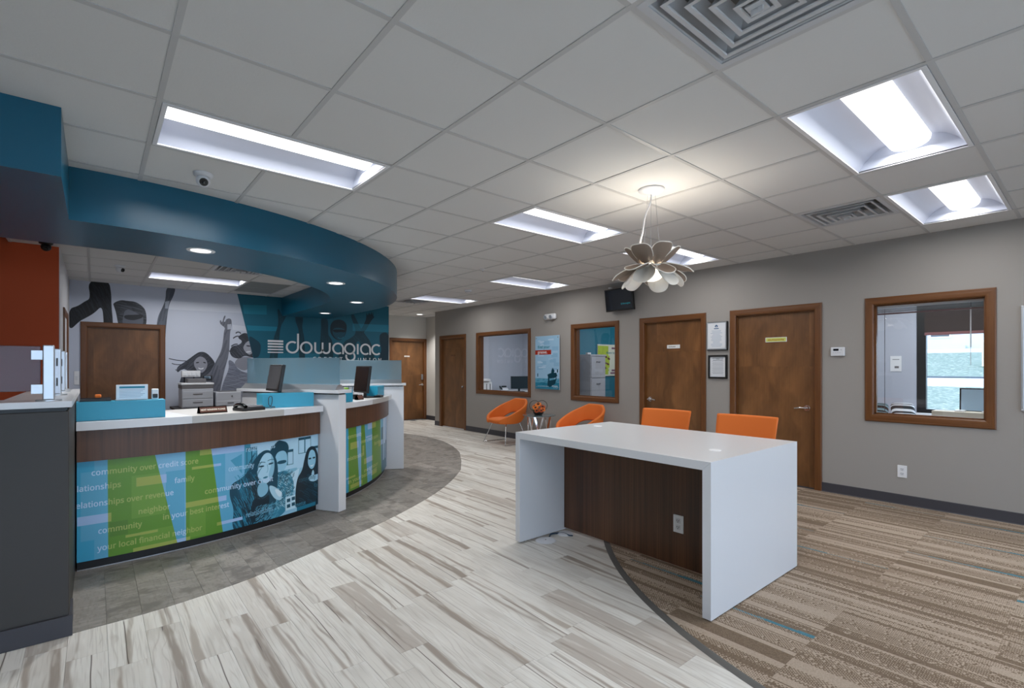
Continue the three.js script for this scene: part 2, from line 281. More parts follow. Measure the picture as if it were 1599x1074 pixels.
  const strip = []; for (const a of arc) strip.push([[3.262, 0.0005], [3.262, 0.0055], [3.276, 0.0075], [3.305, 0.0005]].map(([r, y]) => V(5.352 + r * Math.cos(a), y, -0.149 - r * Math.sin(a))));
  mesh('carpet_edge_strip', toCreasedNormals(skin(strip), 0.6), M.reducer, floor);
}

// ---------------------------------------------------------------- ceiling: lay-in tiles in a metal grid
const T = 0.6096, GX = 0.239, GZ = -2.3014;
const gx = (v) => GX + v * T, gz = (u) => GZ - u * T;         // lines of the grid
// [first column, row] of every 2 by 1 lamp and of every vent in the main grid
const trofferAt = [[0, 1], [4, 1], [7, 1], [4, -3], [7, -3], [7, 5], [7, 9]], ventAt = [[2, -3], [7, -2], [7, 10]];
const trofferBehind = [[0, -3], [0, -7], [4, -7], [7, -7]];
const inSoffit = (x, z) => (z > C0[1] ? Math.hypot(x - C0[0], z - C0[1]) < 3.1 && z < -4.2 : x < 3.1) || (x < -0.45 && z < -3.7);
{
  const ceiling = struct('ceiling', 'suspended ceiling of white square tiles in a metal grid');
  mesh('slab', bx(-4.1, 9.0, TOP, TOP + 0.1, -12.2, 3.3), M.slab, ceiling);
  const full = metreUV(box(T - 0.0225, 0.016, T - 0.0225, 0, 0.0125, 0));
  const cut = (u, v) => [...trofferAt, ...trofferBehind].some(([a, b]) => b === u && (v === a || v === a + 1)) || ventAt.some(([a, b]) => b === u && v === a);
  const line = (name, list) => list.forEach(([a, b, c, d]) => { if (b - a > 0.02 && Math.abs(d - c) > 0.02) mesh(name, bx(a, b, CEIL + (name === 'cross_tee' ? 0.001 : 0), CEIL + 0.005, c, d), M.ceilingBar, ceiling); });
  const limX = (z) => (z < -10.08 ? 6.66 : 6.125);
  const cells = new Map();
  for (let v = -3; v < 11; v++) for (let u = -4; u < 16; u++) {
    let x0 = gx(v), x1 = gx(v + 1), z1 = gz(u), z0 = gz(u + 1);
    const lx = limX((z0 + z1) / 2); if (x0 > lx - 0.02 || z1 < -11.4 || inSoffit((x0 + x1) / 2, (z0 + z1) / 2)) continue;
    if (z0 < -9.8 && x0 < 4.3) continue;
    cells.set(v + ',' + u, 1);
    if (cut(u, v)) continue;
    x1 = Math.min(x1, lx + 0.011); z0 = Math.max(z0, -11.43);
    const w = x1 - x0, d = z1 - z0;
    const m = mesh('ceiling_tile', w > T - 0.01 && d > T - 0.01 ? full : metreUV(box(w - 0.0225, 0.016, d - 0.0225, 0, 0.0125, 0)), M.ceilingTile, ceiling); m.position.set((x0 + x1) / 2, CEIL, (z0 + z1) / 2);
  }
  const has = (v, u) => cells.has(v + ',' + u), troff = (v, u) => [...trofferAt, ...trofferBehind].some(([a, b]) => b === u && v === a);
  for (let v = -3; v < 12; v++) { let run = null; const flush = (end) => { if (run !== null) line('main_runner', [[gx(v) - 0.012, gx(v) + 0.012, gz(end), gz(run)]]); run = null; };
    for (let u = -4; u <= 16; u++) { const on = (has(v, u) || has(v - 1, u)) && !troff(v - 1, u) && gx(v) < limX(gz(u) - 0.3); if (on && run === null) run = u; if (!on) flush(u); } flush(16); }
  for (let u = -4; u < 17; u++) { let run = null; const flush = (end) => { if (run !== null) line('cross_tee', [[gx(run), Math.min(gx(end), limX(gz(u) - 0.1)), gz(u) - 0.012, gz(u) + 0.012]]); run = null; };
    for (let v = -3; v <= 11; v++) { const on = has(v, u) || has(v, u - 1); if (on && run === null) run = v; if (!on) flush(v); } flush(11); }
  // the ceiling inside the ring of the soffit has a grid of its own
  const ix = -0.05, iz = -8.225; const icut = (v, u) => (u === 0 && (v === 1 || v === 2)) || (v === 2 && u === -2) || (v === 3 && (u === 0 || u === 1));
  for (let v = -2; v < 5; v++) for (let u = -6; u < 3; u++) {
    let x0 = ix + v * T, x1 = x0 + T, z1 = iz - u * T, z0 = z1 - T; if (z1 > -4.3 || z1 < -9.75 || x1 < -0.28 && z0 < -7.25) continue;
    if (!inSoffit((x0 + x1) / 2, (z0 + z1) / 2)) continue;
    z0 = Math.max(z0, -9.81); if (z1 < -7.2) x0 = Math.max(x0, -0.3);
    line('cross_tee', [[x0, x1, z1 - 0.012, z1 + 0.012]]); if (!(u === 0 && v === 2)) line('main_runner', [[x0 - 0.012, x0 + 0.012, z0, z1]]);
    if (icut(v, u)) continue;
    const w = x1 - x0, d = z1 - z0; if (w < 0.05 || d < 0.05) continue;
    const m = mesh('ceiling_tile', w > T - 0.01 && d > T - 0.01 ? full : metreUV(box(w - 0.0225, 0.016, d - 0.0225, 0, 0.0125, 0)), M.ceilingTile, ceiling); m.position.set((x0 + x1) / 2, CEIL, (z0 + z1) / 2);
  }
  mesh('outer_field', [bx(-4.1, gx(-3), CEIL, CEIL + 0.03, -7.2, 3.2), bx(gx(-3), 6.2, CEIL, CEIL + 0.03, gz(-4), gz(-6))], M.ceilingTile, ceiling);
  mesh('rear_field', [bx(gx(-3), gx(0), CEIL, CEIL + 0.03, gz(-6), gz(-7)), bx(gx(2), gx(4), CEIL, CEIL + 0.03, gz(-6), gz(-7)), bx(gx(6), gx(7), CEIL, CEIL + 0.03, gz(-6), gz(-7)), bx(gx(9), 6.2, CEIL, CEIL + 0.03, gz(-6), gz(-7)), bx(gx(-3), 6.2, CEIL, CEIL + 0.03, gz(-7), 3.2)], M.ceilingTile, ceiling);
  mesh('office_field', bx(6.24, 8.85, CEIL, CEIL + 0.03, -10.1, 2.6), M.ceilingTile, ceiling);
}
// the teal soffit: a straight block at the entrance side, then a ring over the counter that runs back to the mural wall
{
  const p = [[-4.0, -3.315], [-0.125, -3.315], [-0.125, C0[1] + Math.sqrt(3.53 ** 2 - 0.125 ** 2)]];
  for (let i = 0; i <= 60; i++) { const a = rad(-2 + 92 * i / 60); if (i) p.push([3.53 * Math.sin(a), C0[1] + 3.53 * Math.cos(a)]); }
  p.push([3.53, -9.8], [2.66, -9.8], [2.66, -8.0]);
  for (let i = 60; i >= 0; i--) { const a = rad(90 * i / 60); p.push([2.64 * Math.sin(a) + 0.02 * i / 60, C0[1] + 2.64 * Math.cos(a)]); }
  p.push([-4.0, -5.14]);
  const g = toCreasedNormals(planPrism(p, 2.305, CEIL - 2.305 + 0.03), 0.4);
  struct('ceiling_soffit', 'deep teal curved soffit hanging over the counter', metreUV(g), M.teal);
}

// ---------------------------------------------------------------- walls
// wall in a plane of constant x, with openings [z0, z1, y0, y1]
function wallX(name, label, x0, thick, za, zb, openings, material, yTop = TOP) {
  const s = new THREE.Shape([[-za, 0], [-zb, 0], [-zb, yTop], [-za, yTop]].map((q) => new THREE.Vector2(...q)));
  for (const [a, b, c, d] of openings) s.holes.push(new THREE.Path([[-a, c], [-a, d], [-b, d], [-b, c]].map((q) => new THREE.Vector2(...q))));
  const g = new THREE.ExtrudeGeometry(s, { depth: thick, bevelEnabled: false });
  g.applyMatrix4(new THREE.Matrix4().makeBasis(V(0, 0, -1), V(0, 1, 0), V(1, 0, 0))).translate(x0, 0, 0);
  return struct(name, label, metreUV(g), material);
}
const WINS = [[-8.45, -6.76], [-5.75, -4.76], [-1.6, -0.62]], DOORS = [[-9.89, -8.83], [-4.38, -3.35], [-3.03, -2.0]];
const CW = 0.075;                                             // width of the casings
wallX('wall_right', 'long warm grey wall with wooden doors and office windows', 6.12, 0.13, 3.2, -10.1, [...WINS.map(([a, b]) => [b - CW + 0.015, a + CW - 0.015, 0.81 + CW - 0.015, 2.07 - CW + 0.015]), ...DOORS.map(([a, b]) => [b - CW + 0.02, a + CW - 0.02, 0.0, 2.07 - CW + 0.02])], M.wallGrey);
struct('wall_recess', 'pale grey return wall at the end of the hall', [bx(6.25, 6.72, 0, TOP, -10.1, -9.98), bx(6.65, 6.78, 0, TOP, -11.55, -10.1)], M.wallLight);
{ // end wall of the hall with its door opening
  const s = new THREE.Shape([[4.3, 0], [6.66, 0], [6.66, TOP], [4.3, TOP]].map((q) => new THREE.Vector2(...q)));
  s.holes.push(new THREE.Path([[5.67, 0], [5.67, 2.03], [6.6, 2.03], [6.6, 0]].map((q) => new THREE.Vector2(...q))));
  struct('wall_end', 'pale grey end wall of the hall', new THREE.ExtrudeGeometry(s, { depth: 0.12, bevelEnabled: false }).translate(0, 0, -11.54), M.wallLight);
}
struct('wall_hall', 'pale grey side wall of the hall behind the mural', bx(4.7, 4.8, 0, TOP, -11.54, -9.92), M.wallLight);
struct('wall_orange', 'burnt orange wall behind the dark transaction counter', [bx(-4.1, -0.29, 0, TOP, -7.32, -7.2)], M.orangeWall);
struct('wall_teller', 'white side wall between orange wall and mural', [bx(-0.4, -0.283, 0, TOP, -9.9, -7.215)], M.wallWhite);
struct('wall_left', 'wall outside the frame at the entrance side', bx(-4.1, -4.0, 0, TOP, -7.3, 3.3), M.wallLight);
{ // entrance front with tall shop windows: its daylight reaches the desk and the floor
  const s = new THREE.Shape([[-4.1, 0], [6.2, 0], [6.2, TOP], [-4.1, TOP]].map((q) => new THREE.Vector2(...q)));
  for (const [a, b] of [[-2.6, -0.4], [0.2, 2.4], [3.0, 5.2]]) s.holes.push(new THREE.Path([[a, 0.35], [a, 2.35], [b, 2.35], [b, 0.35]].map((q) => new THREE.Vector2(...q))));
  struct('wall_front', 'shop front wall behind the viewer', new THREE.ExtrudeGeometry(s, { depth: 0.12, bevelEnabled: false }).translate(0, 0, 3.2), M.wallLight);
  [[-2.6, -0.4], [0.2, 2.4], [3.0, 5.2]].forEach(([a, b], i) => { const w = struct('window_' + (5 + i), 'shop front window behind the viewer'); mesh('window_frame', [bx(a, b, 0.35, 0.4, 3.22, 3.28), bx(a, b, 2.3, 2.35, 3.22, 3.28), bx(a, a + 0.05, 0.4, 2.3, 3.22, 3.28), bx(b - 0.05, b, 0.4, 2.3, 3.22, 3.28), bx((a + b) / 2 - 0.025, (a + b) / 2 + 0.025, 0.4, 2.3, 3.22, 3.28)], M.black, w); mesh('pane', bx(a + 0.05, b - 0.05, 0.4, 2.3, 3.248, 3.252), M.glass, w); });
}
// baseboards, rubber cove with a small toe
const baseProfile = (len) => { const s = new THREE.Shape([[0, 0], [0.018, 0], [0.011, 0.012], [0.008, 0.1], [0.004, 0.104], [0, 0.104]].map((q) => new THREE.Vector2(...q))); return new THREE.ExtrudeGeometry(s, { depth: len, bevelEnabled: false }); };
const baseX = (x, z0, z1, sgn) => { const g = baseProfile(Math.abs(z1 - z0)); if (sgn < 0) g.rotateY(PI).translate(0, 0, Math.abs(z1 - z0)); return g.translate(x, 0, Math.min(z0, z1)); };
struct('baseboard_right', 'charcoal baseboard along the long grey wall', [[-10.1, -9.89], [-8.83, -4.38], [-3.35, -3.03], [-2.0, 3.2]].map(([a, b]) => baseX(6.12, a, b, -1)), M.base);
struct('baseboard_end', 'charcoal baseboard in the hall recess', [baseX(6.65, -11.42, -10.1, -1)], M.base);

// ---------------------------------------------------------------- doors and windows
const frameBars = (w, h, t, d, bottom = true) => {            // four mitred bars with a stepped profile, in the plane z = 0 facing +z, origin at the lower left
  const prof = [[0, 0], [0, d * 0.75], [t * 0.12, d], [t * 0.3, d * 0.92], [t * 0.42, d], [t * 0.85, d * 0.8], [t, d * 0.4], [t, 0]];
  const side = (len, cutA, cutB) => { const sec = (k) => prof.map(([a, b]) => V(k === 0 ? (cutA ? a : 0) : len - (cutB ? a : 0), a, b)); return toCreasedNormals(skin([sec(0), sec(1)]), 0.3); };
  return side;
};
function casing(w, h, t, d, withBottom) {                      // list of geometries facing +z, lower left corner at the origin
  const side = frameBars(w, h, t, d), list = [];
  const left = side(h, withBottom, true).applyMatrix4(new THREE.Matrix4().makeBasis(V(0, 1, 0), V(1, 0, 0), V(0, 0, 1)));
  const right = side(h, withBottom, true).applyMatrix4(new THREE.Matrix4().makeBasis(V(0, 1, 0), V(-1, 0, 0), V(0, 0, 1))).translate(w, 0, 0);
  const top = side(w, true, true).applyMatrix4(new THREE.Matrix4().makeBasis(V(1, 0, 0), V(0, -1, 0), V(0, 0, 1))).translate(0, h, 0);
  list.push(['stile', unmirror(left)], ['stile', right], ['rail', unmirror(top)]);
  if (withBottom) list.push(['rail', side(w, true, true)]);
  return list;
}
function lever(parent, x, y, dir, name = 'handle', m = M.chrome) {      // lever handle on a face z = 0
  mesh(name, [new THREE.CylinderGeometry(0.033, 0.035, 0.012, 24).rotateX(PI / 2).translate(x, y, 0.006), new THREE.CylinderGeometry(0.024, 0.03, 0.02, 20).rotateX(PI / 2).translate(x, y, 0.02), new THREE.CylinderGeometry(0.011, 0.011, 0.035, 14).rotateX(PI / 2).translate(x, y, 0.045),
    tube([[x - dir * 0.01, y, 0.058], [x + dir * 0.05, y + 0.004, 0.062], [x + dir * 0.115, y - 0.006, 0.055]], 0.0095, 20, 10)], m, parent, 'polished metal lever handle');
}
function door(n, label, w, h, pos, turn, handleX, dir, plate, deco) {   // local frame: x along the wall, z out of it
  const d = struct('door_' + n, label); d.position.set(...pos); d.rotation.y = turn;
  const t = CW;
  mesh('leaf', metreUV(rbox(w - 2 * t, h - t - 0.012, 0.04, w / 2, (h - t) / 2 + 0.006, -0.055, 0.003), 'y', n * 0.37, n * 0.21), M.doorWood, d);
  const c = mesh('frame', metreUV(joined([bx(t - 0.02, t, 0, h - t + 0.02, -0.125, 0.0), bx(w - t, w - t + 0.02, 0, h - t + 0.02, -0.125, 0), bx(t, w - t, h - t, h - t + 0.02, -0.125, 0), bx(t, t + 0.012, 0, h - t, -0.034, -0.018), bx(w - t - 0.012, w - t, 0, h - t, -0.034, -0.018), bx(t, w - t, h - t - 0.012, h - t, -0.034, -0.018)])), M.trimWood, d);
  for (const [nm, g] of casing(w, h, t, 0.018, false)) mesh('casing_' + nm, metreUV(g, nm === 'rail' ? 'x' : 'y'), M.trimWood, c);
  const face = new THREE.Group(); face.position.z = -0.034; face.name = 'lockset'; d.add(face);
  if (dir) lever(face, handleX, 0.9, dir);
  if (deco) deco(d);
  if (plate) { const [px, py, pw, ph, m] = plate; const q = mesh('name_plate', rbox(pw, ph, 0.006, px, py, -0.031, 0.002), m[0], d); if (m[1]) { const f = mesh('plate_print', new THREE.PlaneGeometry(pw * 0.94, ph * 0.8).translate(px, py, -0.0275), m[1], q); } }
  return d;
}
const plateTex = (bg, fg, text) => mat(0xffffff, 0.5, { map: canvasTex(256, 64, (c, w, h) => { c.fillStyle = bg; c.fillRect(0, 0, w, h); c.fillStyle = fg; c.font = 'bold 40px sans-serif'; c.textAlign = 'center'; c.textBaseline = 'middle'; text(c, w, h); }) });
const scribble = (n, len) => (c, w, h) => { let x = 24; for (let i = 0; i < n; i++) { const l = 8 + hash(i, len) * 12; c.fillRect(x, 20 + hash(i, 3) * 6, l, 24); x += l + 5; if (x > w - 30) break; } };
const R90 = -PI / 2;                                          // doors and windows on the long wall face -x
const doorOn = (n, [a, b], label, handleFromLeft, dir, plate, deco) => door(n, label, b - a, 2.07, [6.12, 0, a], R90, handleFromLeft, dir, plate, deco);
doorOn(1, DOORS[0], 'dark wooden door next to the hall corner, pale gap under it', 0.9, 0, [0.5, 1.62, 0.16, 0.04, [M.trimWood, null]], (d) => { mesh('handle', new THREE.SphereGeometry(0.024, 16, 12).translate(0.92, 0.93, 0.0), M.steel, d); mesh('threshold', bx(0.08, 0.98, 0.001, 0.012, -0.1, -0.02), M.white, d); });
doorOn(2, DOORS[1], 'wooden office door with small white plate, left of two framed notices', 0.155, 1, [0.53, 1.645, 0.2, 0.05, [M.white, plateTex('#e9e9e6', '#7c7c7c', scribble(9, 4))]]);
doorOn(3, DOORS[2], 'wooden office door with yellow green plate, right of two framed notices', 0.87, -1, [0.535, 1.685, 0.24, 0.055, [M.white, plateTex('#c9d06a', '#b07d1c', scribble(12, 9))]], (d) => mesh('threshold', bx(0.08, 0.95, 0.001, 0.012, -0.1, -0.02), M.base, d));
door(4, 'wooden door at the far end of the hall', 1.05, 2.09, [5.61, 0, -11.42], 0, 0.93, -1, [0.5, 1.63, 0.15, 0.03, [M.white, plateTex('#d8d4cc', '#8a6a48', scribble(8, 5))]], (d) => { mesh('keypad_lock', [rbox(0.06, 0.14, 0.03, 0.93, 1.1, -0.02, 0.01)], M.steel, d); mesh('threshold', bx(0.08, 0.97, 0.001, 0.014, -0.1, -0.02), M.base, d); });
// door in the mural wall and door in the white side wall
door(5, 'wide brown door set in the mural wall', 1.04, 2.04, [-0.158, 0, -9.8], 0, 0.9, 0);
{ const d = door(6, 'brown door in the white side wall beside the mural', 1.1, 2.07, [-0.283, 0, -7.9], PI / 2, 0.9, 0); }
WINS.forEach(([a, b], i) => {
  const w = b - a, h = 2.07 - 0.81, lab = ['wide office window left of the blue poster', 'narrow wooden-framed window onto the teal office', 'large wooden-framed window onto the office with outdoor view'][i];
  const g = struct('window_' + (i + 1), lab); g.position.set(6.12, 0.81, a); g.rotation.y = R90;
  for (const [nm, q] of casing(w, h, CW, 0.02, true)) mesh('casing_' + nm, metreUV(q, nm === 'rail' ? 'x' : 'y'), M.trimWood, g);
  const t = CW - 0.012; mesh('frame', metreUV(joined([bx(t, w - t, t - 0.004, t + 0.01, -0.13, 0), bx(t, w - t, h - t - 0.01, h - t + 0.004, -0.13, 0), bx(t - 0.004, t + 0.01, t, h - t, -0.13, 0), bx(w - t - 0.01, w - t + 0.004, t, h - t, -0.13, 0), bx(t + 0.01, w - t - 0.01, t + 0.01, t + 0.024, -0.05, -0.03), bx(t + 0.01, w - t - 0.01, h - t - 0.024, h - t - 0.01, -0.05, -0.03), bx(t + 0.01, t + 0.024, t + 0.01, h - t - 0.01, -0.05, -0.03), bx(w - t - 0.024, w - t - 0.01, t + 0.01, h - t - 0.01, -0.05, -0.03)])), M.trimWood, g);
  mesh('pane', bx(t + 0.01, w - t - 0.01, t + 0.01, h - t - 0.01, -0.063, -0.058), M.glass, g);
});

// ---------------------------------------------------------------- mural wall: a printed wall covering, outlines in metres on the wall (x, height)
const MURAL = {mass:[[-0.29,2.22],[-0.19,2.26],[-0.11,2.34],[-0.04,2.39],[-0.08,2.66],[0.17,2.69],[0.2,2.49],[0.2,2.3],[0.22,2.07],[0.22,1.72],[0.11,1.71],[0.11,2.07],[0.09,2.3],[0.0,2.17],[-0.13,2.07],[-0.17,2.04],[-0.29,1.88]],hairA:[[0.22,2.34],[0.31,2.4],[0.39,2.39],[0.49,2.39],[0.58,2.33],[0.63,2.25],[0.64,2.07],[0.61,1.97],[0.29,1.95],[0.26,2.19],[0.23,2.3]],faceA:[[0.36,2.23],[0.41,2.27],[0.52,2.2],[0.59,2.18],[0.6,2.06],[0.55,1.94],[0.36,1.93],[0.33,2.06],[0.35,2.17]],glassA:[[0.35,2.17],[0.5,2.18],[0.59,2.2],[0.59,2.14],[0.52,2.11],[0.46,2.09],[0.36,2.11]],armA:[[0.77,2.06],[0.79,2.19],[0.84,2.31],[0.89,2.46],[0.89,2.66],[1.03,2.68],[0.99,2.51],[0.95,2.43],[0.92,2.31],[0.89,1.99],[0.88,1.74],[0.75,1.73]],bandA:[[0.88,2.42],[0.94,2.44],[0.92,2.31],[0.88,2.31]],arm2:[[1.72,1.99],[1.71,1.85],[1.68,1.63],[1.58,1.42],[1.5,1.25],[1.41,1.21],[1.44,0.93],[1.43,0.59],[1.65,0.58],[1.65,0.92],[1.74,1.37],[1.8,1.6],[1.81,1.98],[1.83,2.02],[1.84,2.17],[1.81,2.21],[1.75,2.19],[1.74,2.14],[1.71,2.14],[1.75,2.25],[1.72,2.25],[1.69,2.11],[1.67,2.18],[1.65,2.14],[1.67,2.09],[1.74,2.04]],band2:[[1.77,2.1],[1.83,2.11],[1.83,2.02],[1.77,2.01]],hair1:[[1.36,1.62],[1.45,1.61],[1.54,1.51],[1.59,1.42],[1.57,1.33],[1.5,1.25],[1.44,1.21],[1.41,1.16],[1.3,1.21],[1.18,1.31],[1.11,1.34],[1.05,1.26],[1.03,1.32],[1.06,1.38],[1.17,1.46],[1.29,1.57]],face1:[[1.29,1.49],[1.37,1.55],[1.45,1.5],[1.48,1.4],[1.44,1.3],[1.38,1.25],[1.32,1.3],[1.27,1.4]],eye1:[[1.3,1.44],[1.35,1.45],[1.35,1.43],[1.31,1.42]],eye1b:[[1.41,1.45],[1.45,1.44],[1.45,1.42],[1.41,1.43]],mouth1:[[1.33,1.36],[1.38,1.33],[1.42,1.36],[1.41,1.32],[1.35,1.32]],body1:[[1.15,1.3],[1.09,1.18],[1.05,0.97],[1.09,0.61],[1.58,0.58],[1.61,0.94],[1.44,1.21]],hair2:[[2.04,1.97],[2.11,1.94],[2.21,1.86],[2.28,1.81],[2.31,1.71],[2.27,1.54],[2.17,1.52],[2.04,1.57],[1.96,1.5],[1.84,1.53],[1.8,1.63],[1.84,1.73],[1.96,1.75],[2.01,1.82],[1.93,1.87],[1.96,1.92]],face2:[[2.04,1.77],[2.11,1.84],[2.18,1.79],[2.19,1.67],[2.14,1.57],[2.07,1.6],[2.01,1.69]],neck2:[[1.96,1.54],[2.17,1.54],[2.17,1.4],[2.07,1.3],[1.99,1.3],[1.89,1.38],[1.88,1.45]],shirt2:[[1.78,1.5],[1.87,1.45],[1.93,1.32],[2.07,1.25],[2.24,1.25],[2.24,0.54],[1.61,0.58],[1.67,0.94],[1.72,1.14],[1.8,1.33]],teal:[[1.92,2.66],[2.18,1.52],[2.27,0.72],[5.02,0.6],[5.02,2.96]],recA:[[2.01,2.46],[2.4,2.48],[2.4,2.31],[2.03,2.3]],recB:[[2.07,2.1],[2.59,2.1],[2.59,2.02],[2.09,2.01]],hair2b:[[2.1,1.93],[2.21,1.86],[2.29,1.8],[2.31,1.71],[2.28,1.55],[2.21,1.52],[2.18,1.53],[2.13,1.73]],armP:[[2.58,2.43],[2.61,2.43],[2.65,2.33],[2.67,2.32],[2.72,2.42],[2.74,2.32],[2.7,2.22],[2.65,2.14],[2.63,2.03],[2.61,1.86],[2.57,1.26],[2.39,1.26],[2.45,1.52],[2.51,1.87],[2.59,2.1],[2.6,2.24]],armQ:[[2.89,2.33],[3.04,2.34],[3.04,2.24],[3.02,2.1],[3.07,1.89],[3.08,1.25],[2.96,1.25],[2.97,2.02],[2.93,2.15],[2.9,2.22]],armR:[[3.37,2.32],[3.52,2.32],[3.51,2.0],[3.55,1.95],[3.61,1.85],[3.62,1.25],[3.34,1.25],[3.36,1.84],[3.38,2.18]],headS:[[3.56,2.19],[3.61,2.27],[3.71,2.31],[3.82,2.29],[3.89,2.21],[3.88,2.06],[3.82,1.94],[3.74,1.88],[3.65,1.91],[3.57,2.0],[3.55,2.09]],faceS:[[3.6,2.11],[3.7,2.15],[3.85,2.12],[3.86,2.04],[3.81,1.94],[3.74,1.89],[3.67,1.92],[3.6,2.01]],glassS:[[3.6,2.1],[3.87,2.11],[3.85,2.05],[3.75,2.06],[3.68,2.04],[3.61,2.06]],armT:[[3.96,2.41],[4.04,2.43],[4.12,2.25],[4.27,2.03],[4.43,1.84],[4.52,1.24],[4.32,1.24],[4.17,1.92],[4.06,1.84],[3.9,1.25],[3.62,1.25],[3.8,1.86],[3.97,1.94],[4.09,2.05],[4.02,2.26]],armU:[[4.3,2.5],[4.33,2.4],[4.36,2.51],[4.38,2.42],[4.42,2.53],[4.42,2.42],[4.45,2.52],[4.45,2.4],[4.49,2.41],[4.4,2.32],[4.3,2.13],[4.2,2.03],[4.16,2.1],[4.23,2.2],[4.3,2.35]],recC:[[4.01,2.24],[4.82,2.25],[4.82,2.1],[4.01,2.09]],headV:[[4.59,2.08],[4.84,2.1],[4.84,1.24],[4.4,1.24],[4.65,1.68],[4.59,1.87]],lightband:[[0.94,2.44],[2.01,2.45],[2.02,2.31],[0.93,2.3]],lightband2:[[1.85,2.1],[2.08,2.08],[2.09,2.0],[1.85,2.01]]};
{
  const X0 = -0.283, X1 = 4.8, W = 2048, S = W / (X1 - X0), H = Math.round(CEIL * S);
  const tex = canvasTex(W, H, (c) => {
    const X = (x) => (x - X0) * S, Y = (y) => H - y * S;
    const path = (n) => { const p = MURAL[n], k = p.length; c.beginPath(); for (let i = 0; i < k; i++) { const a = p[i], b = p[(i + 1) % k], mx = (a[0] + b[0]) / 2, my = (a[1] + b[1]) / 2; if (!i) { const z = p[k - 1]; c.moveTo(X((z[0] + a[0]) / 2), Y((z[1] + a[1]) / 2)); } c.quadraticCurveTo(X(a[0]), Y(a[1]), X(mx), Y(my)); } c.closePath(); };
    const sharp = (n) => { c.beginPath(); MURAL[n].forEach(([x, y], i) => c[i ? 'lineTo' : 'moveTo'](X(x), Y(y))); c.closePath(); };
    const blob = (n, col, soft = true) => { (soft ? path : sharp)(n); c.fillStyle = col; c.fill(); };
    const grain = (n, col, num, dx, dy, len, lw = 2) => { c.save(); path(n); c.clip(); c.strokeStyle = col; c.lineWidth = lw; const p = MURAL[n], xs = p.map((q) => q[0]), ys = p.map((q) => q[1]), x0 = Math.min(...xs), x1 = Math.max(...xs), y0 = Math.min(...ys), y1 = Math.max(...ys); for (let i = 0; i < num; i++) { const x = X(x0 + (x1 - x0) * hash(i, 5)), y = Y(y0 + (y1 - y0) * hash(i, 9)), l = len * (0.5 + hash(i, 13)); c.globalAlpha = 0.25 + 0.5 * hash(i, 17); c.beginPath(); c.moveTo(x, y); c.quadraticCurveTo(x + dx * l * 0.6, y + dy * l * 0.3, x + dx * l, y + dy * l); c.stroke(); } c.restore(); c.globalAlpha = 1; };
    c.fillStyle = '#c3c9d8'; c.fillRect(0, 0, W, H);
    blob('lightband', '#d3d8e4', false); blob('lightband2', '#d3d8e4', false);
    blob('mass', '#16181d'); grain('mass', '#2b3038', 160, 0.4, 1, 60, 6);
    blob('hairA', '#2a2d34'); blob('faceA', '#5d626e'); blob('glassA', '#20232a'); grain('hairA', '#5a5f6a', 90, 1, 0.25, 70, 3); blob('faceA', 'rgba(93,98,110,0.75)'); blob('glassA', '#20232a');
    blob('armA', '#4a505c'); grain('armA', '#636a78', 60, -0.2, 1, 90, 7); blob('bandA', '#9da4b4', false);
    blob('body1', '#565a68'); grain('body1', '#3d424d', 90, 0.2, 1, 120, 6);
    blob('shirt2', '#7d8292'); grain('shirt2', '#5f6474', 120, 1, 0.35, 110, 4); grain('shirt2', '#9aa0ae', 60, 1, -0.25, 90, 3);
    blob('neck2', '#8b8d98'); blob('hair2', '#33363f'); grain('hair2', '#5b5f6b', 90, 0.6, 0.8, 70, 3); blob('face2', '#a3a6b2'); 
    c.strokeStyle = '#33363f'; c.lineWidth = 7; for (const [a, b, d, e] of [[1.83, 1.72, 1.93, 1.76], [1.86, 1.86, 1.95, 1.9], [1.8, 1.63, 1.9, 1.66], [1.9, 1.95, 1.98, 1.95]]) { c.beginPath(); c.moveTo(X(a), Y(b)); c.quadraticCurveTo(X((a + d) / 2), Y(b + 0.05), X(d), Y(e)); c.stroke(); }
    c.fillStyle = '#3c3f49'; c.beginPath(); c.ellipse(X(2.1), Y(1.735), 14, 5, 0.1, 0, 7); c.fill(); c.fillStyle = '#d9dbe2'; c.beginPath(); c.ellipse(X(2.1), Y(1.63), 17, 6, -0.2, 0, 7); c.fill();
    blob('hair1', '#30333c'); grain('hair1', '#575b67', 110, -0.7, 0.7, 80, 3); blob('face1', '#8f919c'); blob('eye1', '#2e3038'); blob('eye1b', '#2e3038'); blob('mouth1', '#e2e3e8');
    c.strokeStyle = '#3a3d46'; c.lineWidth = 5; for (const dy of [0, 0.04, 0.09]) { c.beginPath(); c.moveTo(X(1.2), Y(1.46 - dy)); c.quadraticCurveTo(X(1.05), Y(1.46 - dy * 2), X(0.93 + dy), Y(1.5 - dy * 2)); c.stroke(); }
    blob('arm2', '#6b6e7a'); grain('arm2', '#50535e', 80, 0.35, -1, 100, 6); blob('band2', '#b3b7c4', false);
    // teal overlay: the photograph shows through in two inks
    blob('teal', '#0a6076', false); c.save(); sharp('teal'); c.clip();
    blob('recA', '#10788f', false); blob('recB', '#127d98', false);
    c.fillStyle = '#13718a'; c.fillRect(X(2.5), Y(1.62), X(3.6) - X(2.5), 400);
    blob('hair2b', '#083a4c'); for (const n of ['armP', 'armQ', 'armR']) { blob(n, '#073947'); grain(n, '#0d4c5e', 50, 0.1, 1, 90, 5); }
    blob('headV', '#08303f'); blob('armT', '#093d4c'); blob('armU', '#07303d'); grain('armT', '#0f5163', 60, 0.7, 0.7, 80, 5);
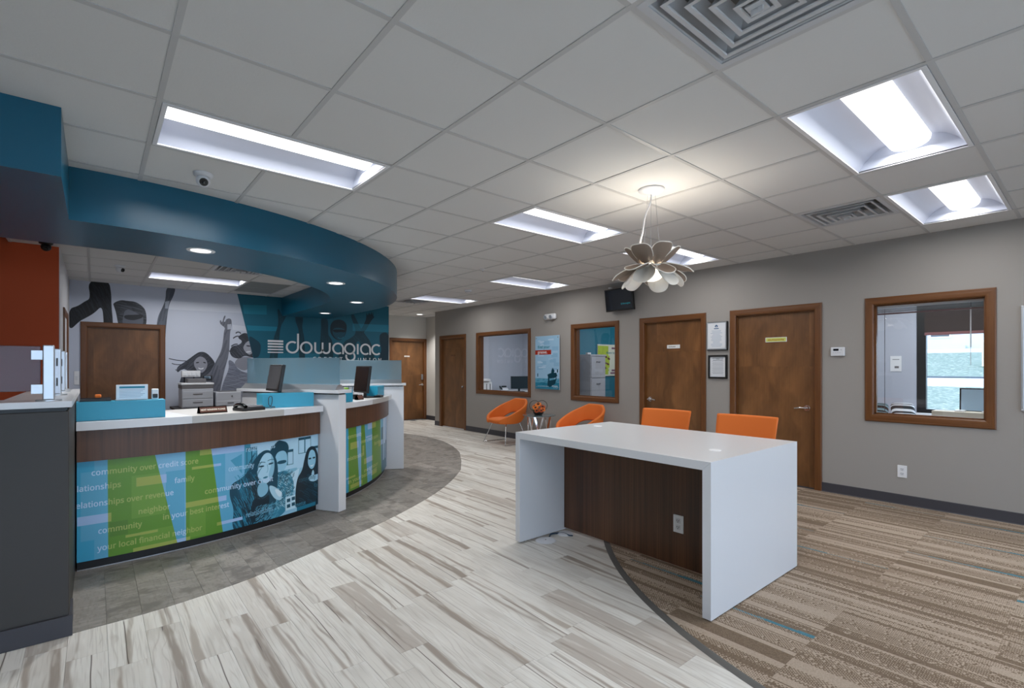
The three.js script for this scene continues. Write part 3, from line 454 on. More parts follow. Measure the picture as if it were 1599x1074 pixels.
    blob('headS', '#082a36'); blob('faceS', '#0e4a5c'); blob('glassS', '#06212c'); c.strokeStyle = '#1c6f85'; c.lineWidth = 6; c.beginPath(); c.arc(X(3.76), Y(1.99), 26, 0.4, 2.5); c.stroke();
    c.globalAlpha = 0.55; blob('recC', '#1e8ba6', false); c.globalAlpha = 1;
    c.restore();
  });
  const s = new THREE.Shape([[X0 - 0.1, 0], [X1, 0], [X1, TOP], [X0 - 0.1, TOP]].map((q) => new THREE.Vector2(...q)));
  s.holes.push(new THREE.Path([[-0.11, 0], [-0.11, 1.985], [0.83, 1.985], [0.83, 0]].map((q) => new THREE.Vector2(...q))));
  const g = new THREE.ExtrudeGeometry(s, { depth: 0.12, bevelEnabled: false }).translate(0, 0, -9.92), p = g.attributes.position, uv = g.attributes.uv;
  for (let i = 0; i < p.count; i++) uv.setXY(i, (p.getX(i) - X0) / (X1 - X0), p.getY(i) / CEIL);
  struct('wall_mural', 'mural wall with people raising their arms, grey print turning teal', g, mat(0xffffff, 0.6, { map: tex }));
}

// ---------------------------------------------------------------- ceiling fixtures
const trofferLabels = { '0,1': 'long recessed ceiling light nearest the curved teal soffit', '4,1': 'recessed ceiling light left of the flower pendant', '7,1': 'recessed ceiling light seen behind the flower pendant petals', '4,-3': 'largest recessed ceiling light, upper right of the picture', '7,-3': 'recessed ceiling light above the office window with outdoor view', '7,5': 'recessed ceiling light above the blue poster', '7,9': 'farthest recessed ceiling light beside a square vent near the hall', '0,-3': 'recessed ceiling light behind the viewer above the entrance side', '0,-7': 'recessed ceiling light at the shop front, entrance side', '4,-7': 'recessed ceiling light at the shop front, middle', '7,-7': 'recessed ceiling light at the shop front, wall side', in: 'slim recessed ceiling light inside the teal ring above the printers' };
function troffer(key, x0, x1, z0, z1, power) {                 // basket lens in the middle, curved reflector wings on both long sides
  const cx = (x0 + x1) / 2, cz = (z0 + z1) / 2, w = x1 - x0, d = Math.abs(z1 - z0);
  const t = thing('ceiling_light', trofferLabels[key], 'ceiling light', [cx, CEIL, cz], 0, 'recessed ceiling lights');
  const hw = w / 2 - 0.014, hd = d / 2 - 0.014, f = 0.022;
  mesh('frame', [bx(-hw, hw, -0.003, 0.007, -hd, -hd + f), bx(-hw, hw, -0.003, 0.007, hd - f, hd), bx(-hw, -hw + f, -0.003, 0.007, -hd + f, hd - f), bx(hw - f, hw, -0.003, 0.007, -hd + f, hd - f)], M.white, t);
  const lw = 0.105;                                            // half width of the lens
  for (const s of [-1, 1]) { const secs = []; for (let i = 0; i <= 10; i++) { const k = i / 10, z = s * (lw + (hd - f - lw) * k), y = 0.004 + 0.125 * Math.cos(k * PI / 2) ** 0.8; secs.push([V(-hw + f, y, z), V(hw - f, y, z), V(hw - f, y + 0.004, z), V(-hw + f, y + 0.004, z)]); } mesh('reflector', toCreasedNormals(skin(secs), 0.5), M.reflector, t); }
  mesh('end_plate', [bx(-hw + f - 0.004, -hw + f, 0.0, 0.15, -hd + f, hd - f), bx(hw - f, hw - f + 0.004, 0.0, 0.15, -hd + f, hd - f), bx(-hw + f, hw - f, 0.15, 0.156, -hd, hd)], M.reflector, t);
  const secs = []; for (let i = 0; i <= 12; i++) { const a = PI * i / 12, z = -lw * Math.cos(a), y = 0.128 - 0.064 * Math.sin(a) ** 0.7; secs.push([V(-hw + f + 0.004, y, z), V(hw - f - 0.004, y, z), V(hw - f - 0.004, y + 0.003, z), V(-hw + f + 0.004, y + 0.003, z)]); }
  mesh('lens', toCreasedNormals(skin(secs), 0.5), M.lens, t);
  areaLight(w - 0.08, 0.2, COOL, power * (d - 0.06) / 0.2, [cx, CEIL + 0.06, cz], [cx, 0, cz]);
}
for (const [a, b] of [...trofferAt, ...trofferBehind]) troffer(a + ',' + b, gx(a), gx(a + 2), gz(b), gz(b + 1), LIGHT.troffer);
troffer('in', -0.05 + T, -0.05 + 3 * T, -8.225, -8.225 - T, LIGHT.troffer * 1.7);

function diffuser(label, x0, z1, size = T, depth = 0.0) {      // square louvred supply diffuser: nested flaring frames
  const t = thing('ceiling_vent', label, 'vent', [x0 + size / 2, CEIL, z1 - size / 2], 0, 'square ceiling vents');
  const ring = (a, b, y0, y1) => { const P = (r, y) => [[-r, -r], [r, -r], [r, r], [-r, r]].map(([x, z]) => V(x, y, z)); const th = 0.004; const s = [P(a, y0), P(b, y1), P(b - th, y1 + th), P(a - th, y0 + th)]; return toCreasedNormals(skin(s.map((q) => q), true), 0.2); };
  const h = size / 2 - 0.012;
  mesh('backing', bx(-h, h, 0.1, 0.104, -h, h), M.slab, t);
  mesh('border', [bx(-h, h, -0.001, 0.008, -h, -h + 0.03), bx(-h, h, -0.001, 0.008, h - 0.03, h), bx(-h, -h + 0.03, -0.001, 0.008, -h + 0.03, h - 0.03), bx(h - 0.03, h, -0.001, 0.008, -h + 0.03, h - 0.03)], M.vent, t);
  mesh('throat', ring(h - 0.03, h - 0.05, 0.004, 0.1), M.vent, t);
  for (let i = 0; i < 4; i++) { const r = h * (0.8 - 0.2 * i), y = -0.004 - 0.008 * i; mesh('louvre', [ring(r, r - 0.03, y, y + 0.05), ring(r, r - 0.016, y, y + 0.0005)], M.vent, t); }
  mesh('core', [bx(-0.03, 0.03, -0.03, -0.026, -0.03, 0.03), bx(-0.004, 0.004, -0.05, -0.03, -0.02, 0.02)], M.vent, t);
}
diffuser('big square ceiling vent at the top edge of the picture', gx(2), gz(-3));
diffuser('square ceiling vent left of a light near the grey wall', gx(7), gz(-2));
diffuser('far square ceiling vent by the hall', gx(7), gz(10));
diffuser('square ceiling vent half hidden inside the teal ring', -0.05 + 2 * T, -8.225 + 2 * T);
{ const t = thing('return_grille', 'grey return air grille in the ceiling above the mural', 'vent', [-0.05 + 3.5 * T, CEIL, -8.225 - T]);
  for (const s of [0, 1]) { mesh('grille_panel', bx(-T / 2 + 0.012, T / 2 - 0.012, 0.004, 0.012, s ? 0.012 : -T + 0.012, s ? T - 0.012 : -0.012), mat(0x8d9191, 0.6), t); }
  mesh('grille_bar', Array.from({ length: 36 }, (_, i) => bx(-T / 2 + 0.02, T / 2 - 0.02, 0.0, 0.004, -T + 0.03 + i * 0.0325, -T + 0.042 + i * 0.0325)), mat(0x9b9f9f, 0.6), t); }

const dlLabels = ['round downlight nearest the front in the teal soffit', 'second round downlight in the teal soffit curve', 'round downlight in the teal soffit near its tip', 'round downlight in the teal soffit close to the mural', 'round downlight in the hall ceiling'];
[[0.66, 2.305, -4.7], [2.08, 2.305, -5.56], [2.93, 2.305, -7.02], [3.1, 2.305, -8.8], [6.08, CEIL, -10.75]].forEach(([x, y, z], i) => {
  const t = thing('downlight', dlLabels[i], 'downlight', [x, y, z], 0, 'round downlights');
  mesh('trim_ring', new THREE.LatheGeometry([[0.072, 0.0], [0.076, -0.004], [0.098, -0.005], [0.102, 0.0]].map((q) => new THREE.Vector2(...q)), 40), M.white, t);
  mesh('lens', new THREE.CylinderGeometry(0.072, 0.072, 0.003, 36).translate(0, -0.002, 0), M.lens, t);
  const l = new THREE.SpotLight(COOL, LIGHT.downlight * (i === 4 ? 1.3 : 1), 0, rad(58), 0.6, 2); l.position.set(x, y - 0.02, z); l.target.position.set(x, 0, z); l.castShadow = true; l.shadow.radius = 3; l.name = 'lamp_light'; scene.add(l, l.target);
});
// ceiling cameras and smoke detectors
[[0.552, -3.84, 'white dome camera on the ceiling beside the long light', 1], [0.247, -8.0, 'pale dome camera on the ceiling above the mural door', 0], [-0.38, -7.0, 'small dark camera under the ceiling at the orange wall', 2]].forEach(([x, z, label, k]) => {
  const t = thing('dome_camera', label, 'camera', [x, CEIL, z]);
  mesh('base', new THREE.LatheGeometry([[0, -0.022], [0.04, -0.022], [0.055, -0.014], [0.058, 0.003]].map((q) => new THREE.Vector2(...q)), 32), k === 2 ? M.black : M.plasticWhite, t);
  const d = V(0, 0, 1).applyEuler(new THREE.Euler(0.5, k ? 0.0 : 0.9, 0));
  mesh('eyeball', new THREE.SphereGeometry(0.042, 24, 16).translate(0, -0.045, 0), k === 2 ? M.black : M.plasticWhite, t);
  const q = new THREE.Quaternion().setFromUnitVectors(V(0, 1, 0), d);
  mesh('lens_ring', new THREE.CylinderGeometry(0.022, 0.026, 0.012, 20).applyQuaternion(q).translate(d.x * 0.04, -0.045 + d.y * 0.04, d.z * 0.04), M.black, t);
  mesh('lens', new THREE.SphereGeometry(0.012, 12, 8).translate(d.x * 0.046, -0.045 + d.y * 0.046, d.z * 0.046), M.screen, t);
});
[[4.775, -6.83, 'round smoke detector between far ceiling lights'], [3.89, -5.23, 'small sprinkler head on the middle of the ceiling']].forEach(([x, z, label], i) => {
  const t = thing(i ? 'sprinkler' : 'smoke_detector', label, i ? 'sprinkler' : 'smoke detector', [x, CEIL, z]);
  mesh('body', new THREE.LatheGeometry((i ? [[0, -0.03], [0.01, -0.03], [0.012, -0.008], [0.035, -0.004], [0.037, 0.002]] : [[0, -0.045], [0.03, -0.044], [0.05, -0.03], [0.06, -0.012], [0.065, 0.002]]).map((q) => new THREE.Vector2(...q)), 28), M.plasticWhite, t);
  if (!i) mesh('vent_ring', new THREE.TorusGeometry(0.046, 0.003, 6, 30).rotateX(PI / 2).translate(0, -0.033, 0), M.plasticDark, t); else mesh('deflector', cyl(0.012, 0.002, 0, -0.032, 0, 12), M.chrome, t);
});

// ---------------------------------------------------------------- pendant shaped like a flower
{
  const P = thing('flower_pendant', 'pendant lamp of overlapping taupe and cream petals', 'pendant lamp', [3.085, 0, -2.11]);
  mesh('canopy', new THREE.LatheGeometry([[0, CEIL - 0.034], [0.035, CEIL - 0.033], [0.08, CEIL - 0.02], [0.092, CEIL - 0.006], [0.094, CEIL + 0.001]].map((q) => new THREE.Vector2(...q)), 40), M.white, P);
  const cam = (dx, dy) => [dx * 0.766, dy, dx * 0.643];
  mesh('cord', tube([[0, CEIL - 0.03, 0], [-0.006, 2.55, -0.005], [-0.035, 2.45, -0.03], [-0.05, 2.34, -0.04], [-0.066, 2.24, -0.05], [-0.04, 2.12, -0.03], [0, 2.1, 0]], 0.006, 60, 8), M.white, P);
  for (let i = 0; i < 3; i++) { const a = i * 2.094 + 0.5; mesh('suspension_wire', rod([0.03 * Math.cos(a), CEIL - 0.028, 0.03 * Math.sin(a)], [0.075 * Math.cos(a), 2.1, 0.075 * Math.sin(a)], 0.0012, 6), M.steel, P); }
  mesh('lamp_bulb', new THREE.SphereGeometry(0.035, 24, 16).translate(0, 2.13, 0), M.bulb, P);
  mesh('lamp_diffuser', new THREE.SphereGeometry(0.08, 32, 20).scale(1, 0.6, 1).translate(0, 2.03, 0), M.bulb, P);
  mesh('core_ring', new THREE.TorusGeometry(0.09, 0.007, 8, 40).rotateX(PI / 2).translate(0, 2.085, 0), M.petalCream, P);
  const outline = (k) => { const a = k * 2 * PI, r = 1; const x = Math.cos(a), y = Math.sin(a); return [Math.sign(x) * Math.abs(x) ** 0.72, Math.sign(y) * Math.abs(y) ** 0.72]; };
  function petal(tilt, spin, len, wid, cup, m, off) {
    const N = 32, R = 7, front = [], O = (k, s) => { const [a, b] = outline(k); const u = (a * s + 1) / 2, taper = 0.62 + 0.38 * Math.sin(Math.min(1, u * 1.25) * PI / 2), w = b * s * wid / 2 * taper; const L = u * len; return V(L, cup * ((b * s) ** 2 * 0.7 + (u - 0.5) ** 2 * 0.9), w); };
    const pos = [], idx = []; pos.push(O(0, 0)); for (let r = 1; r <= R; r++) for (let n = 0; n < N; n++) pos.push(O(n / N, r / R));
    const top = pos.map((p) => p.clone().add(V(0, 0.0022, 0))), bot = pos.map((p) => p.clone().add(V(0, -0.0022, 0))), all = [...top, ...bot], K = pos.length;
    for (let n = 0; n < N; n++) { const q = (n + 1) % N; idx.push(0, 1 + q, 1 + n); idx.push(K, K + 1 + n, K + 1 + q); for (let r = 1; r < R; r++) { const a = 1 + (r - 1) * N + n, b = 1 + (r - 1) * N + q, c = a + N, d = b + N; idx.push(a, b, c, b, d, c, K + a, K + c, K + b, K + b, K + c, K + d); } const a = 1 + (R - 1) * N + n, b = 1 + (R - 1) * N + q; idx.push(a, b, K + a, b, K + b, K + a); }
    const g = new THREE.BufferGeometry(); g.setAttribute('position', new THREE.Float32BufferAttribute(all.flatMap((p) => [p.x, p.y, p.z]), 3)); g.setAttribute('uv', new THREE.Float32BufferAttribute(new Float32Array(all.length * 2), 2)); g.setIndex(idx); g.computeVertexNormals();
    const rimPts = []; for (let n = 0; n < N; n++) rimPts.push(O(n / N, 1)); const rim = new THREE.TubeGeometry(new THREE.CatmullRomCurve3(rimPts, true), 48, 0.0034, 6, true);
    const e = new THREE.Matrix4().makeRotationY(spin).multiply(new THREE.Matrix4().makeTranslation(0.066, 0, 0)).multiply(new THREE.Matrix4().makeRotationZ(tilt)), tr = new THREE.Matrix4().makeTranslation(0, 2.085 + off, 0);
    const pm = mesh('petal', g.applyMatrix4(e).applyMatrix4(tr), m, P); mesh('petal_rim', rim.applyMatrix4(e).applyMatrix4(tr), M.petalCream, pm);
  }
  mesh('core_dish', new THREE.LatheGeometry([[0, 2.06], [0.06, 2.064], [0.098, 2.085], [0.1, 2.09], [0.094, 2.09], [0.058, 2.07], [0, 2.066]].map((q) => new THREE.Vector2(...q)), 40), M.petalCream, P);
  for (let i = 0; i < 6; i++) petal(rad(46 - 4 * (i % 2)), (i + 0.1) * PI / 3, 0.185, 0.155, 0.036, M.petalTaupe, 0.002);
  for (let i = 0; i < 7; i++) petal(rad(-26 + 9 * (i % 2)), (i + 0.62) * 2 * PI / 7, 0.23, 0.15, 0.04, M.petalTaupe, 0.0);
  for (let i = 0; i < 6; i++) petal(rad(-49 + 6 * (i % 2)), (i + 0.3) * PI / 3, 0.2, 0.15, 0.036, M.petalCream, -0.008);
  const l = new THREE.PointLight(WARM, LIGHT.pendant); l.position.set(3.085, 2.13, -2.11); l.castShadow = true; l.shadow.radius = 3; l.name = 'lamp_light'; scene.add(l);
}

// ---------------------------------------------------------------- curved counter
const fontBold = await new FontLoader().loadAsync('fonts/droid/droid_sans_bold.typeface.json');
const fontReg = await new FontLoader().loadAsync('fonts/droid/droid_sans_regular.typeface.json');
const BLUE = ['#3a9ec2', '#58a5c6', '#76b1d2', '#4a9abb'], GREEN = ['#5c8c2b', '#6a9636', '#537f2a'], PALE = '#9dbbe0', OLIVE = '#9ba74e';
// prints: s is the length along the curved face in metres, y the height in metres
function artPanel(s0, s1, y0, y1, W, draw) {
  const k = W / (s1 - s0), H = Math.round((y1 - y0) * k);
  return canvasTex(W, H, (c) => {
    const S = (s) => (s - s0) * k, Y = (y) => H - (y - y0) * k;
    const R = (a, b, lo, hi, col) => { c.fillStyle = col; c.fillRect(S(a), Y(hi), S(b) - S(a), Y(lo) - Y(hi)); };
    const quad = (pts, col) => { c.beginPath(); pts.forEach(([a, b], i) => c[i ? 'lineTo' : 'moveTo'](S(a), Y(b))); c.closePath(); c.fillStyle = col; c.fill(); };
    const greens = []; const green = (pts) => { quad(pts, GREEN[0]); greens.push(pts); };
    const clipGreen = (fn) => { c.save(); c.beginPath(); for (const p of greens) { p.forEach(([a, b], i) => c[i ? 'lineTo' : 'moveTo'](S(a), Y(b))); c.closePath(); } c.clip(); fn(); c.restore(); };
    const both = (fn) => { fn(false); clipGreen(() => fn(true)); };                       // the overlay inks differ on blue and on green
    const bar = (a, b, lo, hi) => both((g) => R(a, b, lo, hi, g ? OLIVE : PALE));
    const words = (t, a, b, y, col) => both((g) => { const h = 0.052 * k; c.font = `${Math.round(h)}px sans-serif`; const w = c.measureText(t).width; c.save(); c.translate(S(a), Y(y)); c.scale((S(b) - S(a)) / w, 1); c.fillStyle = g ? '#a3ad5a' : col ?? '#bcd2ea'; c.strokeStyle = c.fillStyle; c.lineWidth = 1.6; c.fillText(t, 0, 0); c.strokeText(t, 0, 0); c.restore(); });
    draw({ c, S, Y, R, quad, green, clipGreen, bar, words, k });
  });
}
function women(d) {                                            // two-ink photograph: a woman eating pizza, a man behind her, a second woman
  const { c, S, Y, R, quad, k } = d, ink = (p, col, soft = 1) => { const n = p.length; c.beginPath(); for (let i = 0; i < n; i++) { const a = p[i], b = p[(i + 1) % n], z = p[(i + n - 1) % n]; if (!i) c.moveTo(S((z[0] + a[0]) / 2), Y((z[1] + a[1]) / 2)); c.quadraticCurveTo(S(a[0]), Y(a[1]), S((a[0] + b[0]) / 2), Y((a[1] + b[1]) / 2)); } c.closePath(); c.fillStyle = col; c.fill(); };
  const strokes = (x0, x1, y0, y1, n, col, dx, dy, lw) => { c.strokeStyle = col; for (let i = 0; i < n; i++) { const x = x0 + (x1 - x0) * hash(i, 31), y = y0 + (y1 - y0) * hash(i, 37); c.lineWidth = lw * (0.4 + hash(i, 41)); c.globalAlpha = 0.3 + 0.6 * hash(i, 43); c.beginPath(); c.moveTo(S(x), Y(y)); c.quadraticCurveTo(S(x + dx * 0.7), Y(y + dy * 0.3), S(x + dx), Y(y + dy)); c.stroke(); } c.globalAlpha = 1; };
  R(0.98, 1.8, 0.42, 0.76, '#a9cfe4'); R(0.95, 1.0, 0.5, 0.73, '#3f90ad'); R(1.0, 1.06, 0.56, 0.7, '#5da4c2'); R(1.22, 1.8, 0.05, 0.45, '#8fc0d8'); R(1.3, 1.44, 0.3, 0.46, '#7db5cf'); quad([[1.33, 0.4], [1.47, 0.45], [1.42, 0.25]], '#b9d9ea');
  for (const [a, b, y0, y1] of [[0.97, 1.05, 0.56, 0.7], [1.28, 1.4, 0.5, 0.63], [1.46, 1.6, 0.58, 0.72], [1.63, 1.78, 0.5, 0.62]]) { c.strokeStyle = '#0d4a5e'; c.lineWidth = 5; c.strokeRect(S(a), Y(y1), S(b) - S(a), Y(y0) - Y(y1)); R(a, b, y1 - 0.02, y1, '#0d4a5e'); R((a + b) / 2 - 0.006, (a + b) / 2 + 0.006, y0, y1, '#155f76'); }
  // man behind
  ink([[1.18, 0.62], [1.17, 0.68], [1.22, 0.7], [1.25, 0.73], [1.29, 0.72], [1.34, 0.7], [1.36, 0.64], [1.33, 0.58], [1.22, 0.58]], '#0b4053'); ink([[1.22, 0.62], [1.3, 0.64], [1.34, 0.6], [1.34, 0.5], [1.29, 0.44], [1.22, 0.5]], '#8cc0d8'); ink([[1.24, 0.55], [1.33, 0.55], [1.33, 0.52], [1.24, 0.52]], '#114e63');
  ink([[1.2, 0.45], [1.36, 0.46], [1.42, 0.3], [1.38, 0.2], [1.3, 0.06], [1.1, 0.06], [1.15, 0.3]], '#2d7c97'); strokes(1.2, 1.4, 0.14, 0.44, 260, '#b7dbea', 0.02, -0.02, 5); strokes(1.2, 1.4, 0.14, 0.44, 200, '#083848', 0.02, 0.02, 5);
  // first woman: long hair, leather jacket
  ink([[1.1, 0.66], [1.04, 0.6], [0.99, 0.52], [0.93, 0.46], [0.84, 0.43], [0.83, 0.34], [0.87, 0.22], [0.85, 0.1], [0.88, 0.03], [1.2, 0.03], [1.24, 0.3], [1.25, 0.5], [1.22, 0.6], [1.17, 0.66]], '#0c4357'); strokes(0.86, 1.06, 0.1, 0.5, 200, '#2b86a4', 0.05, -0.14, 6); strokes(0.9, 1.1, 0.06, 0.5, 130, '#06202c', 0.04, -0.12, 7);
  ink([[1.09, 0.6], [1.13, 0.64], [1.18, 0.63], [1.215, 0.56], [1.21, 0.46], [1.17, 0.39], [1.12, 0.37], [1.07, 0.42], [1.05, 0.5]], '#a6cfe3'); ink([[1.08, 0.4], [1.15, 0.38], [1.16, 0.3], [1.08, 0.26], [1.05, 0.34]], '#7fb4cc');
  ink([[1.18, 0.63], [1.215, 0.56], [1.21, 0.46], [1.17, 0.39], [1.155, 0.45], [1.185, 0.53]], '#86b9d0'); ink([[1.06, 0.45], [1.09, 0.4], [1.12, 0.37], [1.1, 0.42]], '#86b9d0'); strokes(1.0, 1.1, 0.5, 0.66, 40, '#0c4357', -0.05, -0.1, 5);
  for (const [x, y, r] of [[1.095, 0.53, 0], [1.18, 0.54, -0.1]]) { c.fillStyle = '#0a3a4b'; c.beginPath(); c.ellipse(S(x), Y(y), 0.024 * k, 0.007 * k, r, 0, 7); c.fill(); c.lineWidth = 5; c.strokeStyle = '#0c4357'; c.beginPath(); c.moveTo(S(x - 0.032), Y(y + 0.026)); c.quadraticCurveTo(S(x), Y(y + 0.042), S(x + 0.034), Y(y + 0.028)); c.stroke(); }
  c.strokeStyle = '#4d93ae'; c.lineWidth = 4; c.beginPath(); c.moveTo(S(1.145), Y(0.54)); c.quadraticCurveTo(S(1.16), Y(0.48), S(1.14), Y(0.47)); c.stroke(); ink([[1.1, 0.43], [1.13, 0.44], [1.16, 0.435], [1.13, 0.42]], '#1f6d86');
  ink([[1.16, 0.36], [1.21, 0.34], [1.28, 0.28], [1.29, 0.2], [1.22, 0.22], [1.17, 0.3]], '#a8d0e2'); ink([[1.2, 0.33], [1.3, 0.27], [1.26, 0.22]], '#d2e6f0'); ink([[1.02, 0.3], [1.1, 0.24], [1.18, 0.3], [1.14, 0.1], [0.98, 0.06]], '#062634'); strokes(1.04, 1.24, 0.06, 0.2, 240, '#5ea6c0', 0.02, 0.01, 5);
  // toy house frame
  R(1.32, 1.43, 0.1, 0.22, '#bcdcea'); for (const [a, b] of [[1.335, 0.17], [1.385, 0.175], [1.335, 0.12], [1.385, 0.125]]) R(a, a + 0.035, b, b + 0.03, '#0e4c60');
  // second woman
  ink([[1.6, 0.63], [1.55, 0.6], [1.52, 0.5], [1.5, 0.42], [1.44, 0.36], [1.42, 0.2], [1.43, 0.06], [1.78, 0.06], [1.76, 0.32], [1.71, 0.42], [1.69, 0.55], [1.65, 0.62]], '#06222f'); strokes(1.46, 1.72, 0.1, 0.38, 90, '#134a5d', 0.06, -0.04, 6);
  ink([[1.58, 0.58], [1.62, 0.6], [1.66, 0.56], [1.665, 0.47], [1.63, 0.41], [1.59, 0.42], [1.56, 0.48]], '#8fc3da'); for (const x of [1.59, 1.64]) { c.fillStyle = '#07303f'; c.beginPath(); c.ellipse(S(x), Y(0.515), 0.017 * k, 0.008 * k, 0, 0, 7); c.fill(); } ink([[1.585, 0.455], [1.615, 0.445], [1.645, 0.46], [1.615, 0.43]], '#e0eef5');
  ink([[1.56, 0.33], [1.6, 0.36], [1.66, 0.35], [1.72, 0.36], [1.7, 0.3], [1.62, 0.29]], '#a9d2e4'); ink([[1.6, 0.35], [1.63, 0.42], [1.65, 0.35]], '#a9d2e4');
  R(1.44, 1.66, 0.065, 0.1, '#14708a');
}
const PL = Math.PI / 180 * 3.4;                                // metres of panel per degree
const art1 = artPanel(-1.5 * PL, 28.5 * PL, 0.066, 0.75, 2048, (d) => {
  const { c, R, quad, green, bar, words } = d;
  R(-0.2, 1.9, 0, 0.8, BLUE[0]); R(-0.07, 0.07, 0.2, 0.66, BLUE[1]); R(0.0, 0.09, 0.05, 0.75, BLUE[1]); R(0.33, 0.53, 0.05, 0.75, BLUE[2]); R(0.4, 0.52, 0.08, 0.6, BLUE[1]); R(0.7, 1.0, 0.05, 0.75, BLUE[1]); R(0.8, 0.95, 0.4, 0.75, BLUE[2]); quad([[0.84, 0.62], [0.93, 0.66], [0.93, 0.5]], BLUE[3]); R(0.7, 0.95, 0.68, 0.76, PALE); 
  women(d);
  green([[0.07, 0.76], [0.33, 0.76], [0.475, 0.05], [0.073, 0.05]]); green([[0.525, 0.76], [0.695, 0.76], [0.785, 0.05], [0.528, 0.05]]);
  d.clipGreen(() => { R(0.2, 0.4, 0.3, 0.6, GREEN[1]); R(0.08, 0.18, 0.2, 0.3, GREEN[2]); R(0.55, 0.66, 0.08, 0.35, GREEN[1]); R(0.25, 0.5, 0.08, 0.2, GREEN[1]); });
  bar(0.227, 0.405, 0.522, 0.584); bar(-0.087, 0.09, 0.307, 0.367); bar(0.167, 0.352, 0.176, 0.194); bar(0.209, 0.555, 0.062, 0.092); bar(0.567, 0.77, 0.59, 0.61); bar(0.526, 0.81, 0.31, 0.35); bar(0.62, 0.72, 0.69, 0.74); bar(0.74, 0.934, 0.125, 0.15);
  words('community over credit score', -0.016, 0.611, 0.634); words('relationships', -0.135, 0.143, 0.536); words('relationships over revenue', -0.114, 0.45, 0.424); words('neighbor', 0.237, 0.427, 0.325); words('community', 0.019, 0.259, 0.236); words('in your best interest', 0.381, 0.83, 0.255); words('family', 0.454, 0.584, 0.508); words('your local financial neighbor', 0.016, 0.635, 0.12); words('community over credit', 0.652, 1.2, 0.39); words('relationships', 0.96, 1.2, 0.135, '#7fb2cb'); words('community', 0.825, 1.03, 0.535, '#a9cbe2'); words('relationships', 0.96, 1.22, 0.67, '#a9cbe2'); words('community', 1.46, 1.66, 0.32, '#1f5568'); words('family', 1.64, 1.77, 0.235, '#2f6a80'); words('revenue', 1.42, 1.54, 0.105, '#3f86a0');
});
const art2 = artPanel(31.2 * PL, 60.3 * PL, 0.066, 0.75, 1024, (d) => {
  const { R, green, bar, words } = d;
  R(1.8, 3.7, 0, 0.8, BLUE[0]); R(2.33, 2.43, 0.05, 0.76, BLUE[2]); R(2.5, 2.73, 0.05, 0.76, BLUE[1]);
  R(3.05, 3.15, 0.05, 0.76, '#6fb0cd'); R(3.12, 3.24, 0.05, 0.62, '#0f5e74'); R(3.22, 3.4, 0.05, 0.76, '#b9cfe6'); R(3.28, 3.36, 0.05, 0.4, '#1a6b85'); R(3.4, 3.6, 0.05, 0.76, '#9db8d8'); R(3.42, 3.52, 0.05, 0.42, '#0d4a5e'); R(3.14, 3.5, 0.05, 0.2, '#145f78');
  green([[2.161, 0.76], [2.31, 0.76], [2.39, 0.05], [2.165, 0.05]]); green([[2.428, 0.76], [2.51, 0.76], [2.595, 0.05], [2.43, 0.05]]); green([[2.729, 0.76], [3.06, 0.76], [3.125, 0.05], [2.73, 0.05]]);
  bar(2.2, 2.37, 0.5, 0.57); bar(2.46, 2.5, 0.4, 0.5); bar(2.6, 2.86, 0.66, 0.73); bar(2.5, 2.76, 0.29, 0.35); bar(2.12, 2.3, 0.2, 0.22); bar(2.2, 2.46, 0.09, 0.13); bar(2.98, 3.2, 0.41, 0.47); bar(2.7, 2.9, 0.12, 0.16); bar(2.55, 2.74, 0.57, 0.59);
  words('community', 2.15, 2.45, 0.62); words('over credit score', 2.42, 2.95, 0.53); words('relationships', 2.14, 2.5, 0.39); words('family', 2.8, 3.05, 0.45); words('neighbor', 2.5, 2.95, 0.2); words('in your best interest', 2.15, 2.9, 0.15);
});
function tellerUnit(label, a0, a1, art, seams) {
  const t = thing('teller_counter', label, 'counter');
  const R = (r0, r1, b0, b1, y0, y1, n = 40, o) => ringSector(C0[0], C0[1], r0, r1, b0, b1, y0, y1, n, o);
  mesh('kick_plate', R(3.3, 3.374, a0, a1, 0.003, 0.07), M.black, t);
  mesh('toe_bead', R(3.374, 3.38, a0, a1, 0.003, 0.008), M.alu, t);
  mesh('body', R(3.05, 3.385, a0, a1, 0.07, 0.94), M.dark, t);
  mesh('graphic_panel', R(3.385, 3.4, a0, a1, 0.066, 0.75, 64, true), mat(0xffffff, 0.3, { map: art }), t, 'printed panel of blue and green bands with words');
  mesh('wood_band', R(3.385, 3.425, a0, a1, 0.735, 0.945, 60), M.laminate, t);
  seams.forEach((s, i) => i && mesh('worktop_section', R(2.72, 3.465, seams[i - 1], s - 0.02, 0.946, 1.0, 26), i === 2 ? M.solidGrey : M.solidWhite, t, i === 2 ? 'light grey middle section of the worktop' : undefined));
  mesh('worktop_apron', R(2.72, 2.76, a0, a1, 0.0, 0.945), M.whiteMatte, t);
}
tellerUnit('curved counter with women eating pizza printed on its front', -1.5, 28.5, art1, [-1.5, 9.3, 21.2, 28.5]);
tellerUnit('curved counter section between the two white partition posts', 31.2, 60.3, art2, [31.2, 43.5, 54.8, 60.3]);
